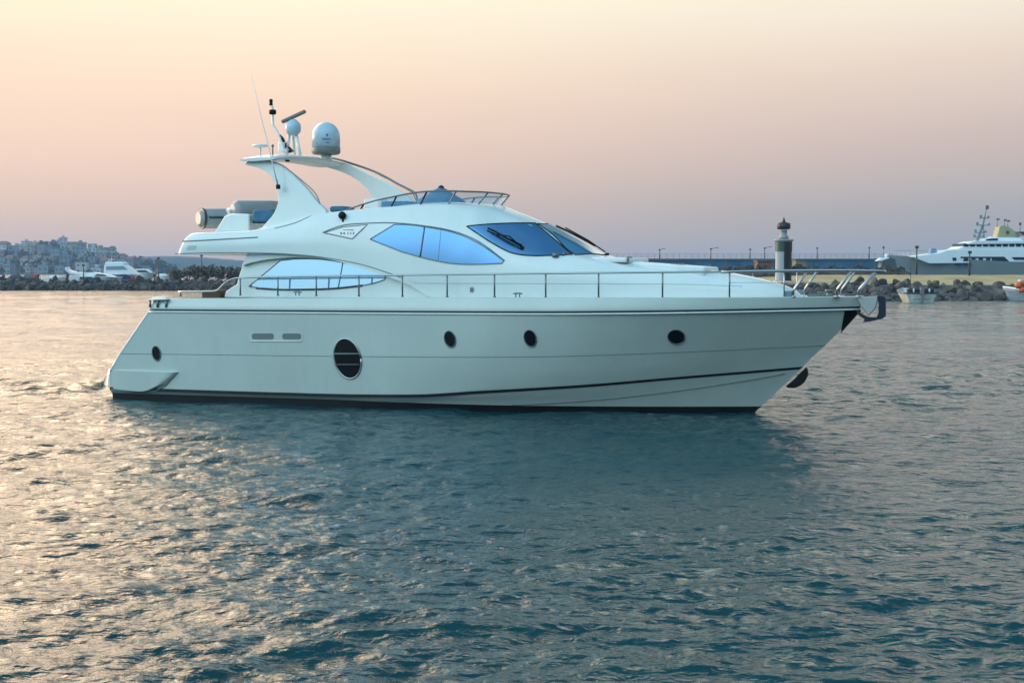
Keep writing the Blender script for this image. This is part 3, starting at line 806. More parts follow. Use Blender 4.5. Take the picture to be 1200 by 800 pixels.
c = at_px(343.5, 149.5, .1)
mb = MB(); mb.lathe(c - Vector((0, 0, .2)), [(.10, -.02), (.17, .03), (.215, .10), (.225, .2), (.21, .3), (.14, .37), (.09, .42)], 24)
radar = mb.build('radar', M_dome, yacht)
mb = MB(); mb.box(c + Vector((.03, -.02, .30)), (.76, .13, .10), Matrix.Rotation(R(-24), 3, 'Y') @ Matrix.Rotation(R(12), 3, 'Z')); mb.build('radar_scanner', M_grey, radar, bevel=.04, seg=3)
mb = MB()
for x0, x1, yy in ((339, 336, .25), (347, 352, .15), (343, 345, -.3)):
    a_ = S(x0, 156, yy * .3); b_ = S(x1, 184, yy); mb.tube([a_, b_], .045, 8)
mb.build('radar_tripod', M_white, radar)

mb = MB()
pm = [S(x, y, .45) for x, y in ((334, 180), (326, 157), (321.5, 149), (319.8, 144), (319.5, 128), (318, 124))]
mb.tube(spline(pm, 3), .035, 8)
mast = mb.build('light_mast', M_white, yacht)
mb = MB(); p = S(319.5, 131.5, .45); mb.lathe(p - Vector((0, 0, .07)), [(.06, 0), (.10, .02), (.10, .12), (.06, .14)], 14)
mb.build('navigation_light', M_black, mast)
mb = MB(); p = S(317.6, 120.5, .45); mb.lathe(p - Vector((0, 0, .09)), [(.03, 0), (.05, .02), (.05, .07), (.035, .08), (.05, .1), (.05, .17), (.03, .19)], 12)
mb.build('navigation_light', M_black, mast)
mb = MB(); p = S(330, 173, .4); mb.box(p, (.16, .14, .28)); mb.build('equipment_box', M_white, mast, bevel=.03)
mb = MB(); p = S(305, 171.2, 1.35); mb.lathe(p, [(.02, -.05), (.19, -.03), (.22, 0), (.19, .035), (.02, .05)], 20); mb.tube([p - Vector((0, 0, .26)), p], .028, 8)
mb.build('gps_antenna', M_white, yacht)
mb = MB(); p = S(319.5, 171, 1.2); mb.tube([p, p - Vector((0, 0, .28))], .022, 8); mb.lathe(p, [(.03, -.03), (.045, 0), (.02, .04)], 10); mb.build('stub_antenna', M_gunmetal, yacht)
mb = MB(); mb.tube([S(326, 220, 2.1), S(316.4, 179, 2.1), S(305, 133, 2.1), S(294.6, 88, 2.1)], [.02, .017, .013, .009], 6)
wa = mb.build('whip_antenna', M_white, yacht)
mb = MB(); p = S(326, 219, 2.08); mb.box(p, (.09, .1, .12)); mb.tube([p, p + Vector((-.05, 0, .2))], .026, 6); mb.build('antenna_mount', M_black, wa, bevel=.02)
mb = MB(); p = S(337, 188.5, 1.2); mb.box(p, (.1, .1, .05)); p = S(298, 186, 1.5); mb.box(p, (.08, .08, .05)); mb.build('deck_camera', M_black, beam, bevel=.01)

# ---- flybridge windscreen, seats, helm cover
def coam(u): return float(pchip(su, [s[1][3][1] for s in ST], u)), float(pchip(su, [s[1][3][2] for s in ST], u))
def topz(u, v):
    loc, n, i, d = BD.ray_cast(Vector((u, v, 9)), Vector((0, 0, -1))); return loc.z if loc else 5.0
base, topr = [], []
for i in range(49):
    t = i / 48
    if t < .62:
        u = -3.75 + (2.95) * t / .62; v = coam(u)[0] - .10
    else:
        a = (t - .62) / .38 * math.pi / 2; v0 = coam(-.8)[0] - .10
        u = -.8 + 1.0 * math.sin(a); v = v0 * math.cos(a) ** .8
    h = float(np.interp(t, [0, .25, .5, .62, .8, 1], [.06, .22, .32, .34, .33, .28]))
    z = topz(u, -v)
    base.append(Vector((u, -v, z))); topr.append(Vector((u + .06 + .16 * t ** 2, -v - .05 * math.cos(t * 1.57), max(z, 5.28 if t > .5 else 0) + h)))
full_b = base + [Vector((p.x, -p.y, p.z)) for p in base[::-1][1:]]
full_t = topr + [Vector((p.x, -p.y, p.z)) for p in topr[::-1][1:]]
mb = MB(); mb.grid([[a, b] for a, b in zip(full_b[14:-14], full_t[14:-14])]); fws = mb.build('flybridge_windscreen', M_clear, yacht)
mb = MB(); mb.tube(full_t, .022, 8); mb.build('top_rail', M_gunmetal, fws)
for i in (2, 9, 18, 26, 34, 43, 48, 53, 62, 70, 78, 87):
    mb = MB(); a, b = full_b[i], full_t[i]; mb.tube([a - (b - a) * .1 + Vector((-.1, 0, 0)), b], .022, 6); mb.build('screen_post', M_black if i < 30 or i > 66 else M_gunmetal, fws)
# helm console under blue cover
mb = MB(); hx = S(517, 232, .2).x
prof = [(.0, 0.72), (.12, .70), (.35, .56), (.6, .40), (.75, .30), (.80, .0)]
V = []
G = []
for i in range(25):
    a = 2 * math.pi * i / 24; row = []
    for r, z in prof: row.append(Vector((hx + r * math.cos(a) * .82, -.2 + r * math.sin(a) * 1.3, 5.18 + z * .88)))
    G.append(row)
mb.grid(G); cover = mb.build('helm_cover', M_blue, yacht, weld=.001)
mb = MB(); mb.lathe((hx, -.2, 5.80), [(.07, 0), (.09, .02), (.06, .06), (.02, .08)], 12); mb.build('cover_cap', M_navy, cover)
for (x0, x1, y, v, hh, mm) in ((452, 486, 241, 1.2, .30, M_blue), (392, 410, 243.5, 1.0, .16, M_blue), (432, 450, 238, -.8, .32, M_cush)):
    a_ = S(x0, y, v); b_ = S(x1, y, v); mb = MB(); mb.box(((a_.x + b_.x) / 2, -v, a_.z - .05), (b_.x - a_.x, .7, hh)); mb.build('helm_seat', mm, yacht, bevel=.08, seg=4)

# crane and tender cradle on the aft deck
mb = MB()
vprism(mb, [(257, 272.5), (269, 253), (277, 250.5), (298, 251), (298, 272.5)], .28, .9)
mb.build('tender_crane', M_gel, yacht, bevel=.05, seg=3)

# ---- the tender itself: rests on the deck
ten = empty('inflatable_tender', (0, 0, 0), 0, 'grey inflatable tender with blue cover stowed on the upper aft deck', 'dinghy')
RS = Matrix.Translation((OX, OY, 0)) @ Matrix.Rotation(-TH, 4, 'Z')
ta = RS @ S(236, 256, .9); tb = RS @ S(276, 246.5, .6)
base_t = (ta + tb) / 2; base_t.z = 4.66; ten.location = base_t
axis = Vector((.80, .60, .02)).normalized()
def tl(p): return p - base_t
rr = .285
a0 = tl(ta); b0 = tl(tb)
def tubeend(a, m_, ring=True, L=2.6):
    P = [a - axis * .10, a, a + axis * .06, a + axis * L * .6, a + axis * L]; mb = MB()
    mb.tube(P, [rr * .62, rr * .9, rr, rr, rr * .8], 20); return mb
t1 = tubeend(a0, 0, L=1.7).build('buoyancy_tube', M_rib, ten)
mb = MB(); P = [a0 + axis * .06 * k for k in (-1, 0, 1)]
mb.tube([a0 - axis * .01, a0 + axis * .05], rr + .012, 20); mb.build('rub_band', M_rub, t1)
mb = MB(); q = [a0 + Vector((.0, -.0, 0)) + axis * (.1 + .25 * k) for k in range(6)]
side_n = axis.cross(Vector((0, 0, 1))).normalized(); side_n = side_n if side_n.y < 0 else -side_n
mb.tube([p + side_n * (rr * .98) + Vector((0, 0, .02)) for p in q], .035, 6); mb.build('rub_band', M_rub, t1)
t2 = tubeend(b0, 0, L=1.9).build('buoyancy_tube', M_rib, ten)
mb = MB(); mb.tube([p + (b0 - a0) + side_n * (rr * .9) + Vector((0, 0, -.12)) for p in q], .03, 6); mb.build('rub_band', M_rub, t2)
mb = MB(); m0 = (a0 + b0) / 2 - Vector((0, 0, .12)); mb.tube([m0 + axis * .3, m0 + axis * 1.6], [.30, .26], 12); mb.build('hull_bottom', M_white, ten)
mb = MB(); c = tl(RS @ S(313, 253, 1.0)); mb.box(c, (.70, .5, .36), Matrix.Rotation(-TH, 3, 'Z')); mb.build('blue_cover', M_blue, ten, bevel=.09, seg=4)
mb = MB(); c = tl(RS @ S(308, 259.5, 1.0)); mb.box(c, (.5, .3, .10), Matrix.Rotation(-TH, 3, 'Z')); mb.build('outboard_bracket', M_black, ten, bevel=.02)

# ---- flag hanging from the mast
fl = [S(x, y, .2) for x, y in ((327, 157), (333, 163), (338, 170), (344, 178))]
fr = [S(x, y, .2) for x, y in ((330, 160), (331, 167), (335, 174), (338, 180))]
mb = MB(); A = spline(fl, 4); B = spline(fr, 4); G = []
for i, (a, b) in enumerate(zip(A, B)):
    G.append([RS @ (a.lerp(b, j / 6) + Vector((0, .06 * math.sin(j * 2.1 + i * .7), 0))) for j in range(7)])
V = mb.grid(G)
for i, f in enumerate(mb.bm.faces): f.material_index = 1 if (i // 6) % 4 == 1 and (i % 6) > 1 else 0
flag = mb.build('flag', [M_navy, M_white], None, recalc=False); tag(flag, 'small dark blue and white flag hanging limp from the radar arch mast', 'flag')
for p in flag.data.polygons: p.use_smooth = True

# ================================================================== WATER
def water_h(X, Y, sp):
    H = np.zeros_like(X); r = np.random.default_rng(5)
    n = 120
    for i in range(n):
        lam = 0.13 * (1.5 / 0.13) ** ((i + r.random()) / n)
        th = R(90 + 12) + r.normal() * R(42)
        k = 2 * math.pi / lam; ph = r.random() * 6.283
        slope = 0.0255 * (0.8 if lam > 1.1 else 1.0)
        amp = slope * lam / (2 * math.pi)
        f = np.clip((lam / sp - 2.2) / 2.5, 0, 1)
        if f.max() <= 0: continue
        a = k * (X * math.cos(th) + Y * math.sin(th)) + ph
        H += f * amp * (np.sin(a) + .18 * np.cos(2 * a))
    # gusts: patches that are a bit rougher or calmer
    for i in range(26):
        lam = 1.6 * (5.0 / 1.6) ** ((i + r.random()) / 26); th = R(100) + r.normal() * R(38); k = 2 * math.pi / lam
        f = np.clip((lam / sp - 2.2) / 2.0, 0, 1)
        H += f * .013 / k * np.sin(k * (X * math.cos(th) + Y * math.sin(th)) + r.random() * 6.283)
    g = .82 + .28 * np.sin(X * .13 + 1.1 * np.sin(Y * .09)) * np.sin(Y * .16 + .6 * np.sin(X * .07 + 2))
    return H * g
def make_water():
    az = np.concatenate([np.linspace(-180, -34, 60)[:-1], np.linspace(-34, 34, 1200), np.linspace(34, 180, 60)[1:-1]])
    rad = np.concatenate([[0.0, 3.0], np.geomspace(6.5, 60, 1000), np.geomspace(60, 260, 330)[1:], np.geomspace(260, 2600, 60)[1:]])
    A, Rr = np.meshgrid(R(1) * az, rad)
    X = Rr * np.sin(A); Y = Rr * np.cos(A)
    sp = np.maximum(Rr * R(68 / 1200), np.gradient(rad)[:, None] * 1.0 + 0 * A)
    sp[np.abs(A) > R(34.5)] = 50
    Z = water_h(X, Y, sp)
    # the wake just behind the swim platform
    U = (X - OX) * cs - (Y - OY) * sn; V = (X - OX) * sn + (Y - OY) * cs
    wk = 1.7 * np.exp(-((U + 13.5) / 3.6) ** 2 - (V / 2.8) ** 2)
    Z += wk * (.05 * np.sin(U * 4.1 + 1.7 * np.sin(V * 1.9)) + .035 * np.sin(V * 5 + U * 2.3)) * (sp < 1)
    nr, na = X.shape
    co = np.stack([X, Y, Z], -1).reshape(-1, 3)
    i = np.arange(nr - 1)[:, None]; j = np.arange(na)[None, :]; j2 = (j + 1) % na
    q = np.stack([i * na + j, i * na + j2, (i + 1) * na + j2, (i + 1) * na + j], -1).reshape(-1, 4)
    me = bpy.data.meshes.new('water')
    me.vertices.add(len(co)); me.vertices.foreach_set('co', co.ravel())
    me.loops.add(q.size); me.loops.foreach_set('vertex_index', q.ravel().astype(np.int32))
    me.polygons.add(len(q)); me.polygons.foreach_set('loop_start', np.arange(0, q.size, 4, dtype=np.int32)); me.polygons.foreach_set('loop_total', np.full(len(q), 4, np.int32))
    me.update(calc_edges=True); me.validate()
    me.polygons.foreach_set('use_smooth', np.ones(len(me.polygons), bool))
    if me.polygons[len(me.polygons) // 2].normal.z < 0: me.flip_normals()
    o = bpy.data.objects.new('water', me); link(o); o['kind'] = 'structure'
    m = bpy.data.materials.new('sea_water'); m.use_nodes = True; t = m.node_tree; b = t.nodes['Principled BSDF']
    b.inputs['Base Color'].default_value = (0.003, 0.042, 0.052, 1); b.inputs['Roughness'].default_value = .06; b.inputs['IOR'].default_value = 1.34
    c = t.nodes.new('ShaderNodeTexCoord'); mp = t.nodes.new('ShaderNodeMapping'); mp.inputs['Scale'].default_value = (.75, 1.2, 1); mp.inputs['Rotation'].default_value = (0, 0, R(10))
    t.links.new(c.outputs['Object'], mp.inputs[0])
    n1 = t.nodes.new('ShaderNodeTexNoise'); n1.inputs['Scale'].default_value = 8; n1.inputs['Detail'].default_value = 4; n1.inputs['Roughness'].default_value = .6
    n2 = t.nodes.new('ShaderNodeTexNoise'); n2.inputs['Scale'].default_value = 2.6; n2.inputs['Detail'].default_value = 3
    for n in (n1, n2): t.links.new(mp.outputs[0], n.inputs['Vector'])
    b1 = t.nodes.new('ShaderNodeBump'); b1.inputs['Strength'].default_value = .6; b1.inputs['Distance'].default_value = .05
    b2 = t.nodes.new('ShaderNodeBump'); b2.inputs['Strength'].default_value = .8; b2.inputs['Distance'].default_value = .10
    t.links.new(n1.outputs['Fac'], b1.inputs['Height']); t.links.new(n2.outputs['Fac'], b2.inputs['Height'])
    n3 = t.nodes.new('ShaderNodeTexNoise'); n3.inputs['Scale'].default_value = .8; n3.inputs['Detail'].default_value = 4; t.links.new(mp.outputs[0], n3.inputs['Vector'])
    b3 = t.nodes.new('ShaderNodeBump'); b3.inputs['Strength'].default_value = .6; b3.inputs['Distance'].default_value = .28
    t.links.new(n3.outputs['Fac'], b3.inputs['Height']); t.links.new(b3.outputs[0], b2.inputs['Normal'])
    n4 = t.nodes.new('ShaderNodeTexNoise'); n4.inputs['Scale'].default_value = .045; n4.inputs['Detail'].default_value = 5; n4.inputs['Roughness'].default_value = .65
    mp4 = t.nodes.new('ShaderNodeMapping'); mp4.inputs['Scale'].default_value = (.7, 2.2, 1); t.links.new(c.outputs['Object'], mp4.inputs[0]); t.links.new(mp4.outputs[0], n4.inputs['Vector'])
    for bb_, lo_, hi_ in ((b2, .35, 1.25), (b3, .2, .9)):
        q4 = t.nodes.new('ShaderNodeMapRange'); q4.inputs['From Min'].default_value = .35; q4.inputs['From Max'].default_value = .65
        q4.inputs['To Min'].default_value = lo_; q4.inputs['To Max'].default_value = hi_
        t.links.new(n4.outputs['Fac'], q4.inputs['Value']); t.links.new(q4.outputs[0], bb_.inputs['Strength'])
    t.links.new(b2.outputs[0], b1.inputs['Normal']); t.links.new(b1.outputs[0], b.inputs['Normal'])
    me.materials.append(m)
make_water()

# ================================================================== BACKGROUND
def K(y): return (CAMH) / (y - 316.0) * F      # distance of the water seen at photo row y
M_rock = mat('boulder_stone', (0.035, 0.032, 0.031), 0.9, var=0.45, scale=0.9, bump=0.8, bscale=3, col2=(0.105, 0.09, 0.08))
M_rockw = mat('wet_stone', (0.02, 0.02, 0.022), 0.6, var=0.4, scale=1.0, bump=0.6, bscale=3)
M_sand = mat('pale_gravel', (0.36, 0.29, 0.15), 0.95, var=0.25, scale=0.25, bump=0.3, bscale=4)
M_conc = mat('mole_concrete', (0.16, 0.16, 0.155), 0.9, var=0.3, scale=0.4, bump=0.3, bscale=3)
M_wallblue = mat('wall_blue_reflection', (0.025, 0.105, 0.20), 0.8, var=0.35, scale=0.15)  # concrete wall with the blue reflection put into its colour
M_wallcap = mat('wall_concrete', (0.10, 0.12, 0.14), 0.9, var=0.2)
M_pole = mat('pole_paint', (0.03, 0.035, 0.04), 0.6)

for m_ in (M_rock,):
    t = m_.node_tree; b = t.nodes['Principled BSDF']; src = b.inputs['Base Color'].links[0].from_socket
    oi = t.nodes.new('ShaderNodeObjectInfo'); mr_ = t.nodes.new('ShaderNodeMapRange'); mr_.inputs['To Min'].default_value = .5; mr_.inputs['To Max'].default_value = 1.7
    hs = t.nodes.new('ShaderNodeVectorMath'); hs.operation = 'SCALE'
    t.links.new(oi.outputs['Random'], mr_.inputs['Value']); t.links.new(mr_.outputs[0], hs.inputs['Scale']); t.links.new(src, hs.inputs[0]); t.links.new(hs.outputs[0], b.inputs['Base Color'])
# boulder shapes shared by the copies
def boulder_mesh(i):
    bm = bmesh.new(); bmesh.ops.create_icosphere(bm, subdivisions=3 if i % 2 else 2, radius=0.58)
    r = random.Random(100 + i); pl_ = []
    for _ in range(9):
        n = Vector((r.gauss(0, 1), r.gauss(0, 1), r.gauss(0, 1))).normalized(); pl_.append((n, r.uniform(.22, .40)))
    for v in bm.verts:
        for n, d in pl_:
            k = v.co.dot(n)
            if k > d: v.co -= n * (k - d)
        v.co *= r.uniform(.97, 1.03)
    me = bpy.data.meshes.new('boulder'); bm.to_mesh(me); bm.free(); me.materials.append(M_rock); return me
BM = [boulder_mesh(i) for i in range(14)]
def boulder(p, size, label, group):
    o = bpy.data.objects.new('boulder', random.choice(BM)); link(o)
    o.location = p; o.rotation_euler = (random.uniform(0, 6.3), random.uniform(0, 6.3), random.uniform(0, 6.3))
    o.scale = (size * random.uniform(.9, 1.35), size * random.uniform(.8, 1.1), size * random.uniform(.65, .95))
    tag(o, label, 'boulder', group)
def rubble(name, label, x0, x1, y0, y1, z1, n, smin, smax, top=None):
    """a bank of loose stones, too many to count: one mesh"""
    mb = MB()
    # core
    nx = max(8, int((x1 - x0) / 2)); rnd = random.Random(hash(name) % 1000 + int(x0))
    G = []
    for i in range(nx + 1):
        x = x0 + (x1 - x0) * i / nx; row = []
        for t, zz in ((0, -0.8), (.12, -.15), (.4, z1 * .45), (.7, z1 * .8), (1, z1 * .93)):
            row.append(Vector((x + rnd.uniform(-.3, .3), y0 + (y1 - y0) * t, zz + rnd.uniform(-.12, .12))))
        G.append(row)
    mb.grid(G, smooth=False)
    bm = mb.bm; tmp = bmesh.new(); 
    for _ in range(n):
        t = rnd.random(); x = rnd.uniform(x0, x1); me = rnd.choice(BM); s_ = rnd.uniform(smin, smax)
        M4 = Matrix.Translation((x, y0 + (y1 - y0) * t, z1 * (t ** .8) * .95 - .15 + rnd.uniform(-.1, .12))) @ Matrix.Rotation(rnd.uniform(0, 6.3), 4, 'Z') @ Matrix.Rotation(rnd.uniform(0, 6.3), 4, 'X') @ Matrix.Diagonal((s_ * 1.2, s_, s_ * .8, 1))
        vs_ = [bm.verts.new(M4 @ v.co) for v in me.vertices]
        for p_ in me.polygons: 
            f = bm.faces.new([vs_[k] for k in p_.vertices])
    o = mb.build(name, M_rock, None, recalc=False); tag(o, label, 'rocks', None, 'stuff'); return o

# ---- near mole on the right
YM = K(352)
XR0, XR1 = 21.0, 95.0
mb = MB()
def slab(mb_, x0, x1, y0, y1, z0, z1): mb_.prism([(x0, y0, z0), (x1, y0, z0), (x1, y1, z0), (x0, y1, z0)], [(x0, y0, z1), (x1, y0, z1), (x1, y1, z1), (x0, y1, z1)])
slab(mb, XR0 + 3, XR1 + 60, YM + 5, YM + 60, -1, 1.75)
tag(mb.build('mole', M_conc, None), kind='structure')
mb = MB()
G = []
for i in range(80):
    x = XR0 + 10 + (XR1 + 60 - XR0 - 10) * i / 79; e = random.uniform(-.15, .15)
    e2 = min(1, i / 6)
    G.append([(x, YM + 6.5 + e, 1.7), (x, YM + 7.5 + e, 2.0 + .2 * e), (x, YM + 12, 2.05 + .1 * e), (x, YM + 15, 2.2 + e * .3), (x, YM + 19, 2.2 + (.55 + e * .5) * e2), (x, YM + 24, 2.5 + .4 * e2), (x, YM + 26, 2.5)])
mb.grid(G)
tag(mb.build('gravel_path', M_sand, None), kind='structure')
rubble('rubble_bank', 'small dark stones filling the slope of the near mole', XR0 - 1, XR1 + 50, YM - .3, YM + 7, 1.95, 900, .35, .8)
for i in range(135):
    x = XR0 + (68 - XR0) * random.random(); t = random.random()
    boulder((x, YM + .2 + 6.3 * t, 1.95 * t ** .7 + .05), random.uniform(.9, 1.75) * (1.1 - .25 * t), 'rough grey boulder on the slope of the near mole right of the yacht', 'boulders along the near mole')
# head of the mole
rubble('mole_head_stones', 'dark stones heaped at the end of the mole below the harbour light', XR0 - 5, XR0 + 14, YM + 2, YM + 16, 1.9, 200, .5, 1.1)
# second bank behind the path
rubble('far_rock_bank', 'loose brown stones of the far bank behind the gravel path', XR0 + 2, 57.5, YM + 30, YM + 44, 4.1, 900, .6, 1.5)

# ---- harbour light
lt = W(918, 316, YM + 11); lt.z = 1.7
lh = empty('harbour_light', lt, 0, 'small black and white harbour light tower with green band on the mole', 'beacon')
u_ = (YM + 11) / F
mb = MB(); mb.lathe((0, 0, 0), [(1.25, 0), (1.25, .5), (1.0, .55), (.98, 5.4)], 24); mb.build('tower_shaft', mat('beacon_white', (.24, .27, .29), .5, var=.06), lh)
M_bk = mat('beacon_black', (0.012, 0.012, 0.014), 0.5)
M_gr = mat('beacon_green', (0.0, 0.06, 0.045), 0.5)
z_ = lambda y: W(918, y, YM + 11).z - lt.z
mb = MB(); n = 14
for zz0, zz1, m_, nm, r_, a0_, a1_ in ((z_(332), z_(282.5), M_bk, 'black_panel', 1.05, -97, -28), (z_(294.5), z_(283), M_gr, 'green_band', 1.025, -200, -90), (z_(294.5), z_(283), M_gr, 'green_band', 1.06, -18, 60)):
    mb = MB(); G = []
    for k in range(n + 1):
        a = R(a0_ + (a1_ - a0_) * k / n); c_, s_ = math.cos(a), math.sin(a)
        G.append([Vector((rr_ * c_, rr_ * s_, z)) for rr_, z in ((.97, zz0), (r_, zz0), (r_, zz1), (.97, zz1))])
    mb.grid(G, smooth=False); mb.build(nm, m_, lh)
mb = MB(); mb.lathe((0, 0, z_(282)), [(1.0, -.2), (1.22, 0), (1.22, .14), (.9, .16)], 24); gal = mb.build('gallery', MATS['beacon_white'], lh)
mb = MB(); mb.lathe((0, 0, z_(280)), [(.62, 0), (.6, .3), (.42, .5), (.4, 1.0), (.5, 1.1)], 18); mb.build('lantern_base', MATS['beacon_white'], lh)
mb = MB(); mb.lathe((0, 0, z_(269)), [(.5, 0), (.82, .08), (.84, .75), (.5, .86), (.2, .95)], 20); mb.build('lantern', M_bk, lh)
mb = MB(); mb.tube([(0, 0, z_(263)), (0, 0, z_(259)), (0, 0, z_(254.5))], [.22, .2, .04], 8); mb.build('finial', M_bk, lh)
# brown kiosk left of the tower foot, tan hut right
for px0, px1, y0, y1, col, nm, lb in ((888, 906, 306, 317, (.16, .075, .045), 'hut', 'low brown brick hut left of the harbour light'), (933, 944, 305, 317, (.2, .17, .13), 'hut', 'small tan hut just right of the harbour light')):
    D = YM + 46; a_ = W(px0, y0, D); b_ = W(px1, y1, D)
    h_ = empty(nm, (a_.x, D, 1.7), 0, lb, 'hut'); w_ = b_.x - a_.x; H_ = a_.z - 1.7
    mb = MB(); slab(mb, 0, w_, 0, 3, 0, H_); mb.build('wall', mat('hut_' + str(px0), col, .9, var=.3, scale=1), h_)
    mb = MB(); slab(mb, -.15, w_ + .15, -.15, 3.15, H_ + .002, H_ + .15); mb.build('roof', M_wallcap, h_)
    mb = MB(); slab(mb, w_ * .3, w_ * .6, -.03, 0.0, .8, H_ * .8); mb.build('door', M_pole, h_)

# ---- long harbour wall with fence and lamp posts
DW = 350.0
zx = lambda y, D=DW: W(600, y, D).z
XW0 = W(560, 310, DW).x; XW1 = W(1052, 310, DW).x
hw = empty('harbour_wall', (XW0, DW, 0), 0, 'long low concrete harbour wall tinted with blue reflection with a fence along its top', 'wall')
mb = MB(); slab(mb, 0, XW1 - XW0, 0, 3, -1, zx(304.8)); mb.build('wall_face', M_wallblue, hw)
mb = MB(); slab(mb, -.1, XW1 - XW0 + .1, -.25, 3.2, zx(304.8) + .002, zx(303)); mb.build('coping', M_wallcap, hw)
mb = MB()
z0, z1 = zx(303), zx(297.5)
for i in range(int((XW1 - XW0) / 1.55)): 
    x = i * 1.55; mb.tube([(x, .5, z0), (x, .5, z1)], .035, 4, cap=False)
for z in (z1, (z0 + z1) / 2): mb.tube([(0, .5, z), (XW1 - XW0, .5, z)], .03, 4)
fo = mb.build('fence', mat('fence_paint', (.10, .11, .12), .7), hw)
for i in range(16):
    mb = MB(); x = 8 + i * 6.6; slab(mb, x, x + .35, -.12, .02, 1, zx(304.8) - .2)
    mb.build('wall_pilaster', M_wallcap, hw)
def lamp_post(x, y, z, h, arm, label, group=None):
    e = empty('street_lamp', (x, y, z), 0, label, 'lamp post', group)
    mb = MB(); mb.tube([(0, 0, 0), (0, 0, h)], [.13, .08], 6); mb.build('pole', M_pole, e)
    if arm:
        mb = MB(); mb.tube([(0, 0, h - .1), (arm * .5, 0, h + .25), (arm, 0, h + .35)], .06, 5); mb.build('arm', M_pole, e)
        mb = MB(); mb.box((arm * 1.15, 0, h + .33), (abs(arm) * .6, .25, .14)); mb.build('lamp_head', M_pole, e)
    mb = MB(); mb.box((0, 0, h + .05), (.42, .3, .35)); mb.build('lamp_box', M_pole, e)
    return e
names = ['leftmost of the lamp posts on the harbour wall, right above the foredeck', 'second lamp post from the left on the harbour wall', 'lamp post on the harbour wall nearest the left side of the beacon', 'first lamp post right of the beacon on the harbour wall', 'lamp post on the harbour wall over the pulpit end', ]
for (px, yt, arm), lb in zip(((773, 293, .9), (833, 292, 1.3), (896, 291, 1.2), (957.5, 291, .0), (1018.5, 290.5, 0.0)), names):
    p = W(px, 303, DW + 1); lamp_post(p.x, DW + 1, z0, W(px, yt, DW + 1).z - z0, arm, lb, 'lamp posts on the harbour wall')
p = W(879, 303, DW + 1); lamp_post(p.x, DW + 1, z0, 2.2, 0, 'short thin pole on the harbour wall between two lamp posts', 'lamp posts on the harbour wall')

# ---- generic hull for the distant boats
def boat_hull(L, B, z0, zs, zb, rake=1.2, sr=0.4, n=26, m=None, parent=None, name='hull', tz=None):
    """bow towards +x, stern at 0"""
    mb = MB()
    for side in (1, -1):
        G = []
        for i in range(n + 1):
            s = i / n; row = []
            for k in range(6):
                t = k / 5; z = z0 + ((zs + (zb - zs) * s ** 2) - z0) * t
                ue = L - rake * (1 - t) ** 1.3; ua = sr * (t - 0) * (1 if sr else 0)
                u = ua + (ue - ua) * s
                bb = B / 2 * (.82 + .18 * t) * (1 - max(0, (s - .35) / .65) ** (1.7 + .8 * t)) * (.9 + .1 * min(1, s * 4))
                row.append(Vector((u, -bb * side, z)))
            row.append(Vector((row[-1].x, 0, row[-1].z + .02))); G.append(row)
        mb.grid(G, flip=side < 0)
        mb.grid([[G[0][k] for k in range(7)], [Vector((G[0][k].x, 0, G[0][k].z)) for k in range(7)]], smooth=False)
    o = mb.build(name, m, parent, weld=.01)
    o.data.set_sharp_from_angle(angle=R(35)); return o
def cab(pts, hw, m, parent, name, bevel=.08, taper=.85):
    zs_ = [p[1] for p in pts]; a, b = min(zs_), max(zs_)
    f = lambda z: hw * (1 - (1 - taper) * (z - a) / max(b - a, .01))
    mb = MB(); mb.prism([(x, -f(z), z) for x, z in pts], [(x, f(z), z) for x, z in pts]); return mb.build(name, m, parent, bevel=bevel)
M_bw = mat('boat_white', (.68, .74, .78), .35, var=.04)
M_bd = mat('boat_glass', (.012, .025, .05), .15)
M_bs = mat('boat_silver', (.26, .30, .32), .3, metal=.3, var=.06, scale=.3)
M_bn = mat('boat_navy', (.006, .02, .10), .3)

# ---- superyacht behind the mole
DS = 262.0; q = DS / F
def Xs(px): return W(px, 316, DS).x
def Zs(py): return W(600, py, DS).z
x_bow = Xs(1040)
sy = empty('superyacht', (x_bow, DS, 0), 0, 'large silver hulled superyacht with white decks and yellow funnel moored behind the mole', 'yacht')
ux = lambda px: Xs(px) - x_bow
Lg = 47.0
mb = MB()
for side in (1, -1):
    G = []
    for i in range(41):
        s = i / 40; row = []
        zt_ = 6.35 - 1.3 * min(1, s * 2.2) ** .8
        for k in range(7):
            t = k / 6; z = .1 + (zt_ - .1) * t; ub = 3.2 * (1 - t) ** 1.2
            u = ub + (Lg - ub) * s; bb = 4.1 * (.8 + .2 * t) * min(1, (s / .34)) ** (.75 - .15 * t) if s < .34 else 4.1 * (.8 + .2 * t)
            row.append(Vector((u, -bb * side, z)))
        row.append(Vector((row[-1].x, 0, row[-1].z - .02))); G.append(row)
    mb.grid(G, flip=side > 0)
syh = mb.build('hull', M_bs, sy, weld=.01); syh.data.set_sharp_from_angle(angle=R(35))
def sp(pxpts): return [(ux(a), Zs(b)) for a, b in pxpts]
cab(sp([(1062, 301), (1075, 299), (1092, 297), (1104, 293), (1115, 292.5), (1260, 292), (1260, 307), (1082, 309)]), 3.7, M_bw, sy, 'main_deck', .1, .96)
cab(sp([(1108, 294.5), (1122, 289.5), (1262, 289.5), (1262, 299), (1112, 299.5)]), 3.55, M_bw, sy, 'upper_deck_band', .1, .97)
ud = cab(sp([(1118, 290.5), (1130, 285), (1140, 283.5), (1262, 283.5), (1262, 291), (1118, 291)]), 3.3, M_bw, sy, 'upper_deck', .08, .95)
cab(sp([(1124, 286.5), (1136, 282.6), (1262, 282.6), (1262, 284.6), (1128, 286.8)]), 3.75, M_bw, sy, 'upper_deck_roof', .05, 1)
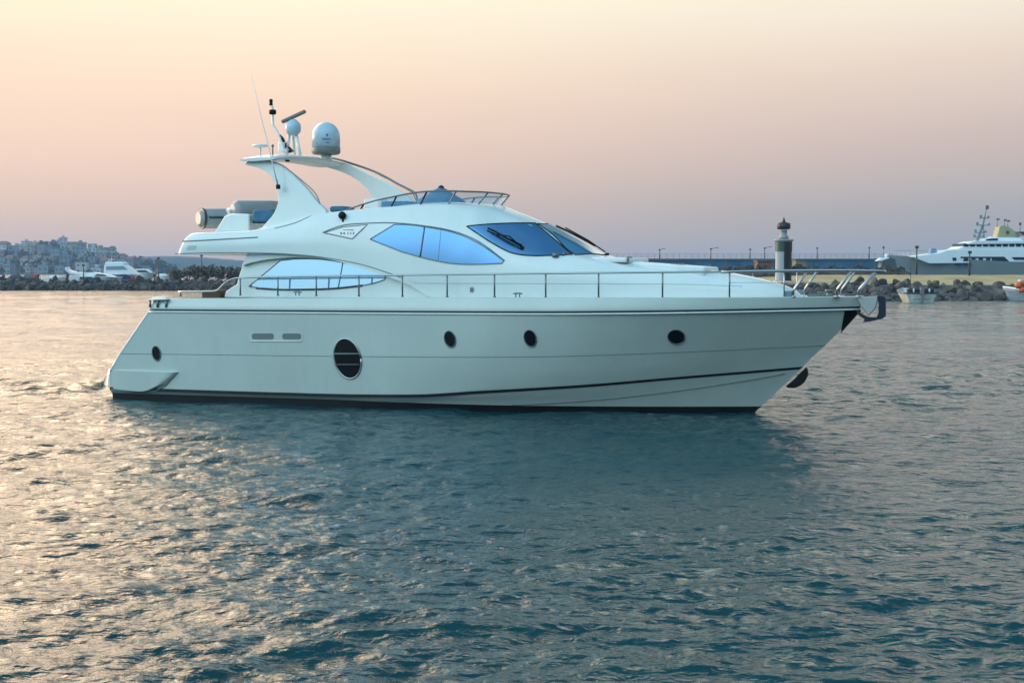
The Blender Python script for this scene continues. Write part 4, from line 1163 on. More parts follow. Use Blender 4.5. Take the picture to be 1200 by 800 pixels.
bd = cab(sp([(1142, 284), (1150, 279.5), (1160, 278.6), (1190, 278.6), (1194, 284)]), 2.6, M_bw, sy, 'bridge_deck', .1, .9)
cab(sp([(1149, 281.2), (1153, 279.9), (1163, 279.7), (1163, 281.9), (1150, 282.6)]), 2.75, M_bd, bd, 'window_band', .02, 1)
for x in [1122 + 7.6 * i for i in range(18)]:
    y0_, y1_ = 285.6, 290.9
    cab(sp([(x, y0_), (x + 5.4, y0_), (x + 5.4, y1_), (x, y1_)]), 3.36, M_bd, ud, 'window', 0, 1)
for x in [1120 + 8.6 * i for i in range(4)]:
    cab(sp([(x + 2, 302.5), (x + 6.5, 302.5), (x + 6.5, 306), (x + 1, 306)]), 3.78, M_bd, sy, 'window', 0, 1)
cab(sp([(1108.5, 302), (1113, 302), (1113, 305.5), (1109, 305.5)]), 3.78, M_bd, sy, 'window', 0, 1)
cab(sp([(1118, 301), (1168, 301), (1174, 306.2), (1154, 306.2), (1154, 302.4), (1118, 302.4)]), 3.8, M_bd, sy, 'side_deck_opening', 0, 1)
cab(sp([(1177, 301.5), (1262, 301.5), (1262, 304.5), (1180, 304.5)]), 3.8, M_bd, sy, 'side_deck_opening', 0, 1)
for x in (1112, 1122):
    cab(sp([(x, 308.3), (x + 7, 308.3), (x + 8, 310.3), (x, 310.3)]), 4.22, M_bn, syh, 'hull_window', 0, 1)
# foredeck boats and breakwater on the bow
cab(sp([(1088, 297.5), (1090, 291), (1095, 291), (1098, 297.5)]), .8, mat('deck_cover_blue', (.1, .22, .36), .6), sy, 'deck_locker', .1, .8)
cab(sp([(1094, 297.5), (1098, 294), (1110, 293.4), (1115, 296.5), (1112, 298)]), 1.0, M_bw, sy, 'tender_cover', .15, .8)
cab(sp([(1096, 295.6), (1106, 294.8), (1106, 296.2), (1096, 296.8)]), 1.15, M_bd, sy, 'tender_window', 0, 1)
mb = MB(); P = sp([(1042, 293.3), (1066, 293.9), (1092, 294.5)])
for s_ in (-1, 1): mb.tube([(x, s_ * (.2 + min(x, 9) * .33), z) for x, z in P], .035, 5)
mb.tube([(P[0][0], -.2, P[0][1]), (P[0][0], .2, P[0][1])], .035, 5)
for i in range(9):
    x = P[0][0] + (P[-1][0] - P[0][0]) * i / 8; zt_ = np.interp(x, [p[0] for p in P], [p[1] for p in P])
    for s_ in (-1, 1): mb.tube([(x, s_ * (.2 + min(x, 9) * .33), 5.2), (x, s_ * (.2 + min(x, 9) * .33), zt_)], .025, 4)
mb.build('bow_rail', M_steel, syh)
# funnel
fu = cab(sp([(1164.5, 281), (1168, 265.5), (1172, 264.3), (1178, 265.5), (1187, 272), (1194, 283)]), 1.6, mat('funnel_yellow', (.32, .31, .18), .5, var=.08), sy, 'funnel', .1, .8)
mb = MB(); a, b = ux(1176.5), Zs(272.5); mb.lathe((a, -1.62, b), [(.32, 0), (.32, .05)], 14, axis=(0, 1, 0)); mb.build('funnel_emblem', mat('emblem_dark', (.08, .08, .06), .5), fu)
for (a, b), nm in (((1167.5, 257), 1), ((1176, 258), 1), ((1180, 259), 1)):
    mb = MB(); mb.tube([(ux(a), 0, Zs(266)), (ux(a), 0, Zs(b))], .06, 5); mb.box((ux(a) + .15, 0, Zs(b)), (.5, .3, .3)); mb.build('exhaust_stack', M_gunmetal, fu)
# mast
mb = MB(); P = [(ux(x), 0, Zs(y)) for x, y in ((1144, 284), (1148, 272), (1151, 262), (1153, 254), (1154.5, 245))]
mb.tube(P, [.35, .25, .2, .14, .08], 8); mb.tube([(ux(1153), 0, Zs(282)), (ux(1151), 0, Zs(262))], .12, 6)
mst = mb.build('mast', mat('mast_blue_white', (.16, .23, .28), .5), sy)
for x0, x1, y in ((1141, 1155, 272.5), (1143, 1159, 264), (1147, 1158, 255.5), (1140, 1152, 278)):
    mb = MB(); mb.box((ux((x0 + x1) / 2), 0, Zs(y)), ((x1 - x0) * q, .5, .16))
    mb.box((ux(x0 + 1), 0, Zs(y - 1.6)), (.45, .45, .6)); mb.box((ux(x1 - 1), 0, Zs(y - 1.2)), (.35, .35, .4)); mb.build('radar_platform', MATS['mast_blue_white'], mst)
mb = MB(); mb.box((ux(1155.5), 0, Zs(243)), (.5, .4, .7)); mb.build('mast_light', M_gunmetal, mst)
mb = MB(); mb.lathe((ux(1158), -1, Zs(284)), [(.5, 0), (.6, .4), (.5, .9), (.2, 1.1)], 14); mb.build('radome', M_bw, bd)
# awning and upper tender near the right edge
cab(sp([(1186, 272), (1215, 271), (1215, 276), (1194, 276.5)]), 2.6, M_bd, sy, 'awning', .05, .95)
mb = MB(); mb.tube([(ux(1194.5), 0, Zs(272)), (ux(1194.5), 0, Zs(262))], .06, 5); mb.box((ux(1194.5), 0, Zs(262.5)), (.4, .2, .5)); mb.build('aerial', M_gunmetal, sy)
mb = MB()
for x in (1196, 1206): mb.tube([(ux(x), -2, Zs(283)), (ux(x), -2, Zs(276))], .08, 5)
mb.build('awning_post', M_bw, sy)

# ---- small boat with wheelhouse showing over the stones
D = 240; bx = W(1024, 316, D).x
sb = empty('workboat', (bx, D, 2.6), 0, 'small white wheelhouse boat half hidden behind the rock bank beside the superyacht bow', 'boat')
zz = lambda y: W(600, y, D).z - 2.6; xx = lambda px: W(px, 316, D).x - bx
cab([(xx(1028), 0), (xx(1051), 0), (xx(1047), zz(303.5)), (xx(1042), zz(302)), (xx(1032), zz(305))], 1.2, mat('canopy_dark', (.05, .07, .08), .6), sb, 'hull', .08, .8)
cab([(xx(1026), zz(306)), (xx(1045), zz(305.5)), (xx(1040), zz(301.8)), (xx(1031), zz(302.2))], 1.0, M_bw, sb, 'wheelhouse_roof', .08, .8)
mb = MB(); mb.tube([(xx(1035), 0, zz(303)), (xx(1035), 0, zz(290))], .06, 5); mb.tube([(xx(1042), 0, zz(303)), (xx(1042), 0, zz(291))], .04, 5); mb.box((xx(1035), 0, zz(290)), (.3, .2, .4)); mb.build('mast', M_gunmetal, sb)
mb = MB(); mb.lathe((xx(1038.5), -.2, zz(301.5)), [(.3, 0), (.36, .25), (.3, .5), (.1, .62)], 12); mb.build('radome', M_bw, sb)

# ---- moored dinghy and the boat at the right edge
def small_boat(px, py, wpx, rz, label, hull_m, seed):
    D = K(py); p = W(px, 316, D); wv = wpx * D / F
    e = empty('moored_boat', (p.x, D, 0), rz, label, 'boat')
    L = wv * 1.9; B = wv
    mb = MB()
    for side in (1, -1):
        G = []
        for i in range(19):
            s = i / 18; row = []
            for k in range(6):
                t = k / 5; zt_ = 1.02 + .55 * s ** 2; z = -.15 + (zt_ + .15) * t
                bb = B / 2 * (.72 + .28 * t) * (1 - max(0, (s - .3) / .7) ** (1.6 + t))
                row.append(Vector((-.15 * t + (L - .9 * (1 - t)) * s, -bb * side, z)))
            q_ = row[-1]; row += [Vector((q_.x, q_.y * .93, q_.z + .01)), Vector((q_.x, q_.y * .9, q_.z - .3)), Vector((q_.x, 0, q_.z - .35))]
            G.append(row)
        mb.grid(G, flip=side < 0)
        mb.grid([G[0][:6], [Vector((v.x, 0, v.z)) for v in G[0][:6]]], smooth=False)
    h = mb.build('hull', hull_m, e, weld=.01); h.data.set_sharp_from_angle(angle=R(35))
    return e, L, B, h
mh = mat('moored_hull', (.42, .44, .40), .6, var=.25, scale=1.5, col2=(.6, .62, .58))
e, L, B, h = small_boat(1080, 354.5, 36, R(93), 'small white open boat with dark cover moored stern on at the near mole', mh, 1)
mb = MB()
for side in (1, -1): mb.tube([(-.15, -B / 2 * side * 1.0, 1.02), (L * .3, -B / 2 * side, 1.07), (L * .6, -B * .43 * side, 1.2)], .07, 6)
mb.tube([(-.17, -B / 2, 1.03), (-.17, B / 2, 1.03)], .07, 6); mb.build('gunwale', M_bd, h)
mb = MB(); mb.box((.35, 0, 1.25), (.7, B * .86, .55)); mb.build('boat_cover', mat('cover_dark', (.012, .015, .03), .8, var=.3), e, bevel=.12)
mb = MB(); mb.box((-.25, 0, 1.25), (.35, .45, .75)); mb.box((-.35, 0, .5), (.18, .16, 1.0)); mb.build('outboard_motor', M_grey, e, bevel=.07)
for y in (-.62, .62):
    mb = MB(); mb.lathe((-.1, y * B * .42, 1.2), [(.05, -.1), (.09, 0), (.09, .25), (.04, .33)], 12); mb.build('fender', M_bw, e)
mb = MB(); mb.tube([(.1, B * .35, 1.2), (.1, B * .35, 4.0)], .035, 5); mb.build('pole', M_pole, e)
mb = MB(); mb.box((-.18, 0, .42), (.05, B * .55, .05)); mb.build('stern_strake', M_line, h)
e, L, B, h = small_boat(1205, 352.5, 36, R(150), 'small pale boat with white cabin and orange buoys cut off by the right picture edge', mat('boat_blue_hull', (.38, .44, .48), .5, var=.2), 2)
e.location.x = W(1245, 316, K(352.5)).x
cab([(.9, .7), (3.4, .7), (2.9, 2.3), (1.3, 2.3)], .85, M_bw, e, 'cabin', .08, .85)
cab([(1.35, 1.5), (3.05, 1.5), (2.9, 2.0), (1.4, 2.0)], .86, M_bd, e, 'window_band', 0, .98)
mb = MB()
for side in (1, -1): mb.tube([(-.15, -B / 2 * side, 1.04), (L * .35, -B / 2 * side, 1.1), (L * .7, -B * .36 * side, 1.32), (L * .97, 0, 1.58)], .11, 6)
mb.build('gunwale', M_bw, h)
p = W(1194, 333, K(352.5)); 
RB = e.matrix_basis.inverted() if False else (Matrix.Translation(e.location) @ Matrix.Rotation(R(150), 4, 'Z')).inverted()
for dx, dz, r in ((-.1, .15, .38), (.35, -.35, .33), (.5, .5, .28)):
    mb = MB(); c_ = RB @ (p + Vector((dx, 0, dz - .3))); mb.lathe(c_ - Vector((0, 0, r)), [(r * math.sin(R(a)) + .01, r - r * math.cos(R(a))) for a in range(0, 181, 20)], 14); mb.build('buoy', M_orange, e)
mb = MB(); c_ = RB @ (p + Vector((0.1, 0, .25))); mb.lathe(c_, [(.2, 0), (.24, .15), (.1, .3)], 12); mb.build('buoy', M_bw, e)
mb = MB(); mb.tube([RB @ (p + Vector((0.1, 0, -1))), RB @ (p + Vector((0.1, 0, .1)))], .05, 5); mb.build('buoy_rack', M_pole, e)
mb = MB(); D = K(352); p = W(1176, 352.3, D)
# ---- poles on the near mole
for px, yt, yb, lb in ((1074, 290, 322, 'thin dark pole standing in front of the superyacht bow'), (1136, 296, 323, 'short dark pole in front of the superyacht side decks')):
    D = YM + 20; a_ = W(px, yb, D); lamp_post(a_.x, D, a_.z, W(px, yt, D).z - a_.z, 0, lb)

# ---- left breakwater
YL = K(340.3)
XL0, XL1 = -135.0, -42.0
mb = MB(); slab(mb, XL0 - 50, XL1, YL + 4, YL + 22, -1, 1.25); tag(mb.build('breakwater', M_conc, None), kind='structure')
rubble('breakwater_rubble', 'small dark stones of the left breakwater', XL0, XL1, YL - .3, YL + 5, 1.7, 1500, .4, 1.0)
for i in range(160):
    x = -98 + (XL1 + 98) * random.random(); t = random.random()
    boulder((x, YL + .2 + 4.5 * t, 1.5 * t ** .7 + .05), random.uniform(.9, 1.9), 'dark boulder on the slope of the breakwater left of the yacht', 'boulders along the left breakwater')
# shrubs and dry brush on its right end
M_leaf = mat('dusty_leaf', (0.09, 0.075, 0.05), 0.9, var=0.4, scale=1.5, col2=(0.20, 0.16, 0.11))
M_leafd = mat('dark_leaf', (0.02, 0.035, 0.02), 0.9, var=0.5, scale=1.0, col2=(0.05, 0.07, 0.035))
M_bark = mat('bark', (0.07, 0.05, 0.04), 0.9, var=.3)
def bush(x, y, z, w_, h_, m, label, group, n=420, seed=0, name='shrub', trunk=.25):
    r = random.Random(seed); e = empty(name, (x, y, z), 0, label, 'bush' if name == 'shrub' else 'tree', group)
    mb = MB(); cl = [(r.uniform(-.38, .38) * w_, r.uniform(-.3, .3) * w_, r.uniform(.35, .8) * h_, r.uniform(.16, .3) * w_) for _ in range(9)]
    for _ in range(n):
        cx_, cy_, cz_, cr = r.choice(cl); d = Vector((r.gauss(0, 1), r.gauss(0, 1), r.gauss(0, 1))).normalized() * cr * r.uniform(.5, 1.08)
        c_ = Vector((cx_, cy_, cz_)) + Vector((d.x, d.y, d.z * h_ / w_ * 1.1)); c_.z = max(c_.z, .05)
        s_ = r.uniform(.06, .13) * h_ * .8; a_ = Vector((r.gauss(0, 1), r.gauss(0, 1), r.gauss(0, 1))).normalized(); b_ = a_.orthogonal().normalized()
        c2 = a_.cross(b_)
        mb._f([mb.bm.verts.new(c_ + b_ * s_), mb.bm.verts.new(c_ + c2 * s_ * .7), mb.bm.verts.new(c_ - b_ * s_), mb.bm.verts.new(c_ - c2 * s_ * .7)])
    mb.build('crown' if name == 'tree' else 'foliage', m, e, recalc=False)
    mb = MB()
    mb.tube([(0, 0, -.1), (.05 * w_, 0, h_ * .3), (0, 0, h_ * .55)], [trunk * .35, trunk * .25, trunk * .1], 6)
    for c_ in cl[:5]: mb.tube([(0.03 * w_, 0, h_ * .28), (c_[0] * .8, c_[1] * .8, c_[2])], [trunk * .18, trunk * .05], 5)
    mb.build('trunk' if name == 'tree' else 'stem', M_bark, e)
    return e
q2 = (YL + 10) / F
for i, (px, yt, wd) in enumerate(((203, 318, 14), (211, 314, 16), (221, 312.5, 18), (232, 311, 18), (243, 312, 18), (254, 311.5, 18), (265, 311, 20), (276, 313, 18), (287, 313, 18))):
    p = W(px, 316, YL + 10 + (i % 3)); h_ = W(px, yt, YL + 10).z - 1.25
    bush(p.x, p.y, 1.25, wd * q2 * 1.15, h_, M_leaf, 'dry brown shrub on the left breakwater end near the yacht stern', 'shrubs at the end of the left breakwater', seed=i, n=520)
for px, yt, lb in ((186, 303, 'thin bare pole on the left breakwater just left of the shrubs'), (236.5, 300, 'lamp pole rising out of the shrubs under the yacht overhang'), (98, 311, 'faint thin pole among the moored boats on the left')):
    p = W(px, 329, YL + 9); e = lamp_post(p.x, p.y, 1.25, W(px, yt, YL + 9).z - 1.25, 0, lb)

# boats lying behind the left breakwater
def cruiser(px0, px1, D, top, label, style, heading=1):
    a_, b_ = W(px0, 316, D).x, W(px1, 316, D).x; L = b_ - a_
    e = empty('motorboat', (a_, D, 0), 0, label, 'boat'); z = lambda y: W(600, y, D).z
    return e, L, z
D1 = YL + 32
e, L, z = cruiser(78, 144, D1, 0, 'low sleek white motorboat with curved stern wing behind the left breakwater', 0)
boat_hull(L, 3.6, .1, z(323.5), z(324.5), rake=3.0, m=M_bw, parent=e)
X = lambda px, D=D1, e=e: W(px, 316, D).x - e.location.x
sp2 = cab([(X(93), z(325)), (X(98), z(320)), (X(112), z(319)), (X(130), z(322.5)), (X(138), z(325))], 1.5, M_bw, e, 'superstructure', .12, .75)
cab([(X(113), z(323.2)), (X(116), z(320.8)), (X(124), z(321.2)), (X(128), z(323.4))], 1.52, M_bd, sp2, 'window_band', 0, .95)
cab([(X(96), z(327.4)), (X(97), z(324.4)), (X(110), z(324.4)), (X(114), z(327.4))], 1.86, M_bd, e, 'hull_window', 0, .98)
cab([(X(78), z(314)), (X(80), z(312.6)), (X(81), z(316)), (X(88), z(318.5)), (X(104), z(320.5)), (X(104), z(323)), (X(84), z(321)), (X(79), z(317))], 1.4, M_bw, e, 'stern_wing', .1, .9)
D2 = YL + 46
e, L, z = cruiser(118, 173, D2, 0, 'white flybridge motorboat with navy blue hull side behind the left breakwater', 1)
X = lambda px, D=D2, e=e: W(px, 316, D).x - e.location.x
hb_ = boat_hull(L, 4.2, .1, z(321), z(324), rake=2.6, m=M_bw, parent=e)
cab([(X(134), z(327)), (X(135), z(321.8)), (X(150), z(321.4)), (X(158), z(323.6)), (X(161), z(327))], 2.2, M_bn, hb_, 'navy_panel', .0, 1)
s1_ = cab([(X(124), z(322)), (X(125), z(310)), (X(147), z(309)), (X(153), z(313)), (X(163), z(322))], 1.8, M_bw, e, 'superstructure', .15, .85)
cab([(X(127), z(315.8)), (X(127.5), z(312.2)), (X(147), z(311.6)), (X(152), z(315.6))], 1.79, mat('pale_blue_glass', (.16, .27, .36), .2), s1_, 'window_band', 0, .97)
cab([(X(125), z(310)), (X(126), z(307)), (X(146), z(306.6)), (X(149), z(309.5))], 1.6, M_bw, e, 'flybridge', .12, .85)
mb = MB()
for y in (-1, 1): mb.tube([(X(128), y, z(307)), (X(130), y * .8, z(304)), (X(134), y * .8, z(304))], .07, 5)
mb.tube([(X(131), -1, z(304)), (X(131), 1, z(304))], .07, 5); mb.tube([(X(131), 0, z(304)), (X(131), 0, z(300.5))], .04, 5); mb.build('radar_arch', M_bw, e)
D3 = YL + 60
e, L, z = cruiser(152, 183, D3, 0, 'small white motorboat with dark windows behind the navy hulled boat', 2)
X = lambda px, D=D3, e=e: W(px, 316, D).x - e.location.x
boat_hull(L, 3.4, .1, z(319.5), z(319), rake=2.2, m=M_bw, parent=e)
s1_ = cab([(X(158), z(320)), (X(160), z(315.2)), (X(172), z(315)), (X(179), z(320))], 1.4, M_bw, e, 'superstructure', .12, .85)
cab([(X(160), z(319)), (X(161), z(316.6)), (X(172), z(316.4)), (X(177), z(319))], 1.42, M_bd, s1_, 'window_band', 0, .97)
D4 = YL + 40
e, L, z = cruiser(183, 202, D4, 0, 'low white boat lying just left of the brown shrubs', 2)
X = lambda px, D=D4, e=e: W(px, 316, D).x - e.location.x
boat_hull(L, 2.4, .1, z(323), z(322), rake=1.4, m=M_bw, parent=e)
cab([(X(187), z(323.5)), (X(188), z(320.8)), (X(193), z(320.6)), (X(196), z(323.5))], .9, M_bw, e, 'superstructure', .1, .85)
e, L, z = cruiser(50, 80, D4, 0, 'low pale boat lying left of the sleek white motorboat', 2)
X = lambda px, D=D4, e=e: W(px, 316, D).x - e.location.x
boat_hull(L, 2.6, .1, z(325), z(324), rake=1.6, m=M_bw, parent=e)
cab([(X(58), z(325.5)), (X(60), z(322.8)), (X(68), z(322.6)), (X(72), z(325.5))], 1.0, M_bw, e, 'superstructure', .1, .85)

# people and things on the breakwater
def person(px, D, z0, label, top_c, leg_c, sit=False, arm=0.3, seed=0):
    p = W(px, 316, D); r = random.Random(seed)
    V = [(0, 0, .95), (0, 0, 1.2), (0, 0, 1.42), (0, 0, 1.52), (0, -.01, 1.62), (0, -.01, 1.74),
         (-.19, 0, 1.40), (-.26, .02, 1.13), (-.24, -.08, .88), (.19, 0, 1.40), (.26 + arm * .2, -.02, 1.14), (.24 + arm * .4, -.1, .92),
         (-.09, 0, .90), (-.11, -.02, .48), (-.12, .02, .08), (-.12, -.12, .03), (.09, 0, .90), (.13, -.04, .48), (.15, .04, .08), (.15, -.10, .03)]
    if sit:
        V[13] = (-.12, -.42, .92); V[14] = (-.12, -.46, .46); V[15] = (-.12, -.58, .42); V[17] = (.12, -.42, .92); V[18] = (.12, -.46, .46); V[19] = (.12, -.58, .42)
        V = [(a, b, c - .42) for a, b, c in V]
    E_ = [(0, 1), (1, 2), (2, 3), (3, 4), (4, 5), (2, 6), (6, 7), (7, 8), (2, 9), (9, 10), (10, 11), (0, 12), (12, 13), (13, 14), (14, 15), (0, 16), (16, 17), (17, 18), (18, 19)]
    RR = [.15, .15, .15, .06, .095, .08, .075, .05, .04, .075, .05, .04, .10, .07, .05, .04, .10, .07, .05, .04]
    me = bpy.data.meshes.new('person'); me.from_pydata(V, E_, []); o = bpy.data.objects.new('person', me); link(o)
    o.location = (p.x, D, z0); o.rotation_euler = (0, 0, r.uniform(-.6, .6))
    sk = o.modifiers.new('skin', 'SKIN'); 
    for i, v in enumerate(me.skin_vertices[0].data): v.radius = (RR[i], RR[i] * .85)
    me.skin_vertices[0].data[0].use_root = True
    sb_ = o.modifiers.new('sub', 'SUBSURF'); sb_.levels = 1; sb_.render_levels = 1
    m = bpy.data.materials.new('clothes'); m.use_nodes = True; t = m.node_tree; b = t.nodes['Principled BSDF']; b.inputs['Roughness'].default_value = .8
    c = t.nodes.new('ShaderNodeTexCoord'); s_ = t.nodes.new('ShaderNodeSeparateXYZ'); rp_ = t.nodes.new('ShaderNodeValToRGB'); rp_.color_ramp.interpolation = 'CONSTANT'
    dv = t.nodes.new('ShaderNodeMath'); dv.operation = 'DIVIDE'; dv.inputs[1].default_value = 2.0
    o_ = -.42 if sit else 0
    ramp(rp_, [(0, leg_c), ((.92 + o_) / 2, top_c), ((1.50 + o_) / 2, (.35, .2, .14)), ((1.70 + o_) / 2, (.02, .015, .012))])
    t.links.new(c.outputs['Object'], s_.inputs[0]); t.links.new(s_.outputs['Z'], dv.inputs[0]); t.links.new(dv.outputs[0], rp_.inputs[0]); t.links.new(rp_.outputs[0], b.inputs['Base Color'])
    me.materials.append(m); tag(o, label, 'person'); return o
person(41, YL + 7, 1.25, 'person in a red jacket standing on the left breakwater', (.5, .03, .03), (.02, .02, .04), seed=1)
person(44.5, YL + 8, 1.25, 'person in dark clothes beside the one in red', (.03, .03, .05), (.02, .02, .03), seed=2)
person(79, YL + 6, 1.25, 'person in a dark top standing left of the sleek white motorboat', (.02, .02, .03), (.02, .02, .03), seed=3)
person(4, YL + 6, 1.25, 'person in dark clothes at the left picture edge', (.02, .03, .06), (.02, .02, .03), seed=4)
person(155, YL + 5, 1.5, 'person in a red top sitting on the rocks below the navy hulled boat', (.45, .05, .04), (.03, .03, .05), sit=True, seed=5)
person(181, YL + 7, 1.25, 'person in dark clothes standing near the thin bare pole', (.02, .02, .03), (.02, .02, .04), seed=6)
def car(px, D, z0, label, col, rz=0.0):
    p = W(px, 316, D); e = empty('parked_car', (p.x, D, z0), rz, label, 'car')
    mc = mat('car_paint_' + str(px), col, .3, coat=.5)
    mb = MB(); pr = [(-2.05, .28), (-2.1, .7), (-1.9, .92), (-1.0, 1.0), (1.0, .98), (1.9, .82), (2.05, .55), (2.0, .28)]
    mb.prism([(x, -.85, z) for x, z in pr], [(x, .85, z) for x, z in pr]); mb.build('body', mc, e, bevel=.08)
    mb = MB(); pr = [(-1.7, .95), (-1.2, 1.42), (.3, 1.45), (1.05, .97)]
    mb.prism([(x, -.78 + (z - .95) * .25, z) for x, z in pr], [(x, .78 - (z - .95) * .25, z) for x, z in pr]); mb.build('window_band', M_bd, e, bevel=.05)
    mb = MB(); mb.box((-.4, 0, 1.45), (1.35, 1.2, .05)); mb.build('roof', mc, e, bevel=.02)
    for x in (-1.25, 1.25):
        for y in (-.82, .82):
            mb = MB(); mb.lathe((x, y - .1, .32), [(.2, 0), (.32, .02), (.32, .18), (.2, .2)], 14, axis=(0, 1, 0)); mb.build('wheel', M_rub, e)
car(22, YL + 13, 1.25, 'dark car parked on the left breakwater near the picture edge', (.02, .03, .05), R(8))
car(33, YL + 15, 1.25, 'blue grey car parked left of the person in red', (.04, .06, .09), R(175))

# ---- hill with the town
DH = 1150.0
def hill_z(px): return float(np.interp(px, [-200, -80, 0, 40, 70, 95, 120, 150, 175, 200, 240], [296, 293, 294, 293, 291, 294, 300, 306, 311, 317, 321]))
M_hill = mat('hill_scrub', (0.045, 0.055, 0.035), 0.95, var=0.4, scale=.02)
mb = MB(); G = []
for i in range(60):
    px = -260 + 520 * i / 59; p = W(px, hill_z(px), DH + 220)
    col_ = []
    for t in np.linspace(0, 1, 10):
        z = -2 + (p.z + 2) * math.sin(t * math.pi / 2) ** 1.1
        col_.append(Vector((p.x * (DH - 120 + 340 * t) / (DH + 220), DH - 120 + 340 * t, z + rng.normal() * .5)))
    col_.append(Vector((p.x * 1.3, DH + 700, -3))); G.append(col_)
mb.grid(G); hill = mb.build('hill', M_hill, None); hill['kind'] = 'structure'
BHl = bvh_of(hill)
cols = [(.34, .34, .35), (.24, .25, .27), (.50, .49, .48), (.30, .23, .19), (.18, .21, .26), (.38, .34, .29)]
bm_m = [mat('plaster_%d' % i, c, .9, var=.12, scale=.1) for i, c in enumerate(cols)]
roof_m = [mat('roof_tile', (.20, .09, .06), .9, var=.2, scale=.3), mat('flat_roof', (.2, .2, .2), .9, var=.2)]
win_m = mat('town_window', (.03, .04, .06), .4)
def facade(mb_, w_, d_, h_, st):
    slab(mb_, 0, w_, 0, d_, -8, h_)
def house(i, px, D, wpx, hpx, rnd):
    base = W(px, 316, D); loc, *_ = BHl.ray_cast(Vector((base.x, D, 200)), Vector((0, 0, -1)))
    z0_ = loc.z if loc else 0; w_ = wpx * D / F; h_ = hpx * D / F; d_ = rnd.uniform(8, 13)
    tall = 'tall' if hpx > 12 else ('low' if hpx < 7 else 'mid sized'); ci = rnd.randrange(len(cols))
    cn = ['pale grey', 'grey', 'off white', 'reddish', 'bluish grey', 'beige'][ci]
    gable = rnd.random() < .35
    e = empty('house', (base.x, D, z0_), rnd.uniform(-.25, .25), '%s %s %s building in the hazy town on the left hill' % (tall, cn, 'tile roofed' if gable else 'flat roofed'), 'building', '%s %s %s houses of the hillside town' % (tall, cn, 'tile roofed' if gable else 'flat roofed'))
    mb = MB(); slab(mb, -w_ / 2, w_ / 2, 0, d_, -6, h_); mb.mi = 1
    ns = max(1, int(h_ / 3.1)); nw = max(2, int(w_ / 3.2))
    for f in range(ns):
        for k in range(nw):
            x = -w_ / 2 + (k + .5) * w_ / nw; z = (f + .5) * h_ / ns
            mb._f([mb.bm.verts.new(v) for v in ((x - .65, -.05, z - .7), (x + .65, -.05, z - .7), (x + .65, -.05, z + .75), (x - .65, -.05, z + .75))])
    mb.build('wall', [bm_m[ci], win_m], e, recalc=False)
    mb = MB()
    if gable:
        mb.prism([(-w_ / 2 - .4, -.4, h_ + .01), (w_ / 2 + .4, -.4, h_ + .01), (w_ / 2 + .4, d_ + .4, h_ + .01), (-w_ / 2 - .4, d_ + .4, h_ + .01)], [(-w_ / 4, d_ * .4, h_ + 2), (w_ / 4, d_ * .4, h_ + 2), (w_ / 4, d_ * .6, h_ + 2), (-w_ / 4, d_ * .6, h_ + 2)])
        mb.build('roof', roof_m[0], e)
    else:
        slab(mb, -w_ / 2 - .2, w_ / 2 + .2, -.2, d_ + .2, h_ + .01, h_ + .6); mb.build('roof', roof_m[1], e)
        if rnd.random() < .5:
            mb = MB(); slab(mb, -w_ / 6, w_ / 8, d_ * .3, d_ * .6, h_ + .61, h_ + 2.6); mb.build('stair_house', bm_m[ci], e)
    if rnd.random() < .5 and ns > 1:
        mb = MB()
        for f in range(1, ns): slab(mb, -w_ / 2 + .3, 0, -1.1, -.06, f * h_ / ns, f * h_ / ns + .2); 
        mb.build('balcony', bm_m[(ci + 1) % 6], e)
rnd = random.Random(4); hc = 0
for row, (D, n, x0, x1) in enumerate(((DH + 190, 20, -60, 128), (DH + 110, 18, -60, 148), (DH + 40, 16, -60, 165), (DH - 30, 15, -60, 178), (DH - 90, 12, -60, 186))):
    for k in range(n):
        px = x0 + (x1 - x0) * (k + rnd.uniform(.2, .8)) / n
        house(hc, px, D, rnd.uniform(7, 15), rnd.uniform(5, 10) * (1.35 if rnd.random() < .22 else 1), rnd); hc += 1
# trees of the town: one mass of leaves
mb = MB(); r = random.Random(9)
for _ in range(170):
    px = r.uniform(-80, 205); D = DH + r.uniform(-115, 200); base = W(px, 316, D); loc, *_a = BHl.ray_cast(Vector((base.x, D, 200)), Vector((0, 0, -1)))
    z0_ = loc.z if loc else 0; R_ = r.uniform(2.5, 5); H_ = r.uniform(3.5, 8)
    for _k in range(46):
        d = Vector((r.gauss(0, 1), r.gauss(0, 1), r.gauss(0, 1))).normalized() * r.uniform(.6, 1)
        c_ = Vector((base.x + d.x * R_, D + d.y * R_, z0_ + H_ * .55 + d.z * H_ * .5)); s_ = r.uniform(.5, 1.3)
        a_ = Vector((r.gauss(0, 1), r.gauss(0, 1), r.gauss(0, 1))).normalized(); b_ = a_.orthogonal().normalized(); c2 = a_.cross(b_)
        mb._f([mb.bm.verts.new(c_ + b_ * s_), mb.bm.verts.new(c_ + c2 * s_), mb.bm.verts.new(c_ - b_ * s_), mb.bm.verts.new(c_ - c2 * s_)])
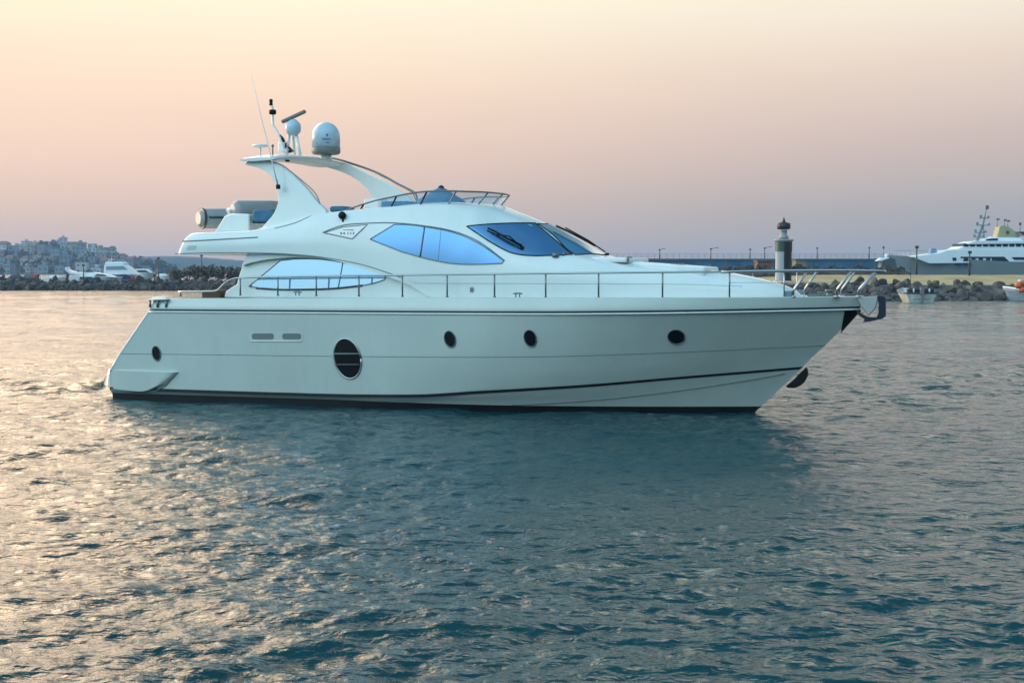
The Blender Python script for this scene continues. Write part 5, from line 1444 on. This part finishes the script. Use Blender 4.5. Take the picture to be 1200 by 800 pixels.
o = mb.build('hillside_trees', M_leafd, None, recalc=False); tag(o, 'dark trees growing between the houses of the town on the hill', 'trees', None, 'stuff')
# far ridges across the bay
def ridge(name, D, prof, m):
    mb = MB(); G = []
    xs_ = np.linspace(prof[0][0], prof[-1][0], 120); ys_ = pchip([p[0] for p in prof], [p[1] for p in prof], xs_)
    for x, y in zip(xs_, ys_):
        p = W(x, y + rng.normal() * .12, D); row = []
        for t, k in ((0, 0), (.35, .5), (.7, .85), (1, 1), (1.5, .6), (2, -.05)):
            row.append(Vector((p.x * (1 + .04 * t), D - 60 + 60 * t, -1 + (p.z + 1) * k)))
        G.append(row)
    mb.grid(G); o = mb.build(name, m, None); o['kind'] = 'structure'
M_ridge = mat('ridge_scrub', (0.05, 0.06, 0.05), .95, var=.2, scale=.01)
ridge('far_hills', 2250, [(-260, 300), (0, 301), (120, 303), (165, 301.5), (190, 300.5), (215, 300), (240, 300.8), (270, 303), (330, 308), (420, 312), (520, 314), (600, 315.5)], M_ridge)
ridge('far_shore', 2300, [(560, 315), (700, 314), (900, 313), (1050, 311), (1300, 310)], M_ridge)

# ---- haze : a closed box of thin air
mb = MB(); mb.box((0, 0, 17), (5400, 5400, 44))
hz = mb.build('haze', None, None) if False else None
me = bpy.data.meshes.new('haze'); bm = mb.bm; bmesh.ops.recalc_face_normals(bm, faces=bm.faces); bm.to_mesh(me); bm.free()
hz = bpy.data.objects.new('haze', me); link(hz); hz['kind'] = 'stuff'; hz['label'] = 'thin bluish evening haze over the harbour and the far town'; hz['category'] = 'haze'
m = bpy.data.materials.new('haze_air'); m.use_nodes = True; t = m.node_tree; t.nodes.clear()
o_ = t.nodes.new('ShaderNodeOutputMaterial'); v_ = t.nodes.new('ShaderNodeVolumePrincipled')
v_.inputs['Color'].default_value = (0.28, 0.56, 1.0, 1); v_.inputs['Density'].default_value = 0.00022; v_.inputs['Anisotropy'].default_value = 0.2
t.links.new(v_.outputs[0], o_.inputs['Volume']); me.materials.append(m)
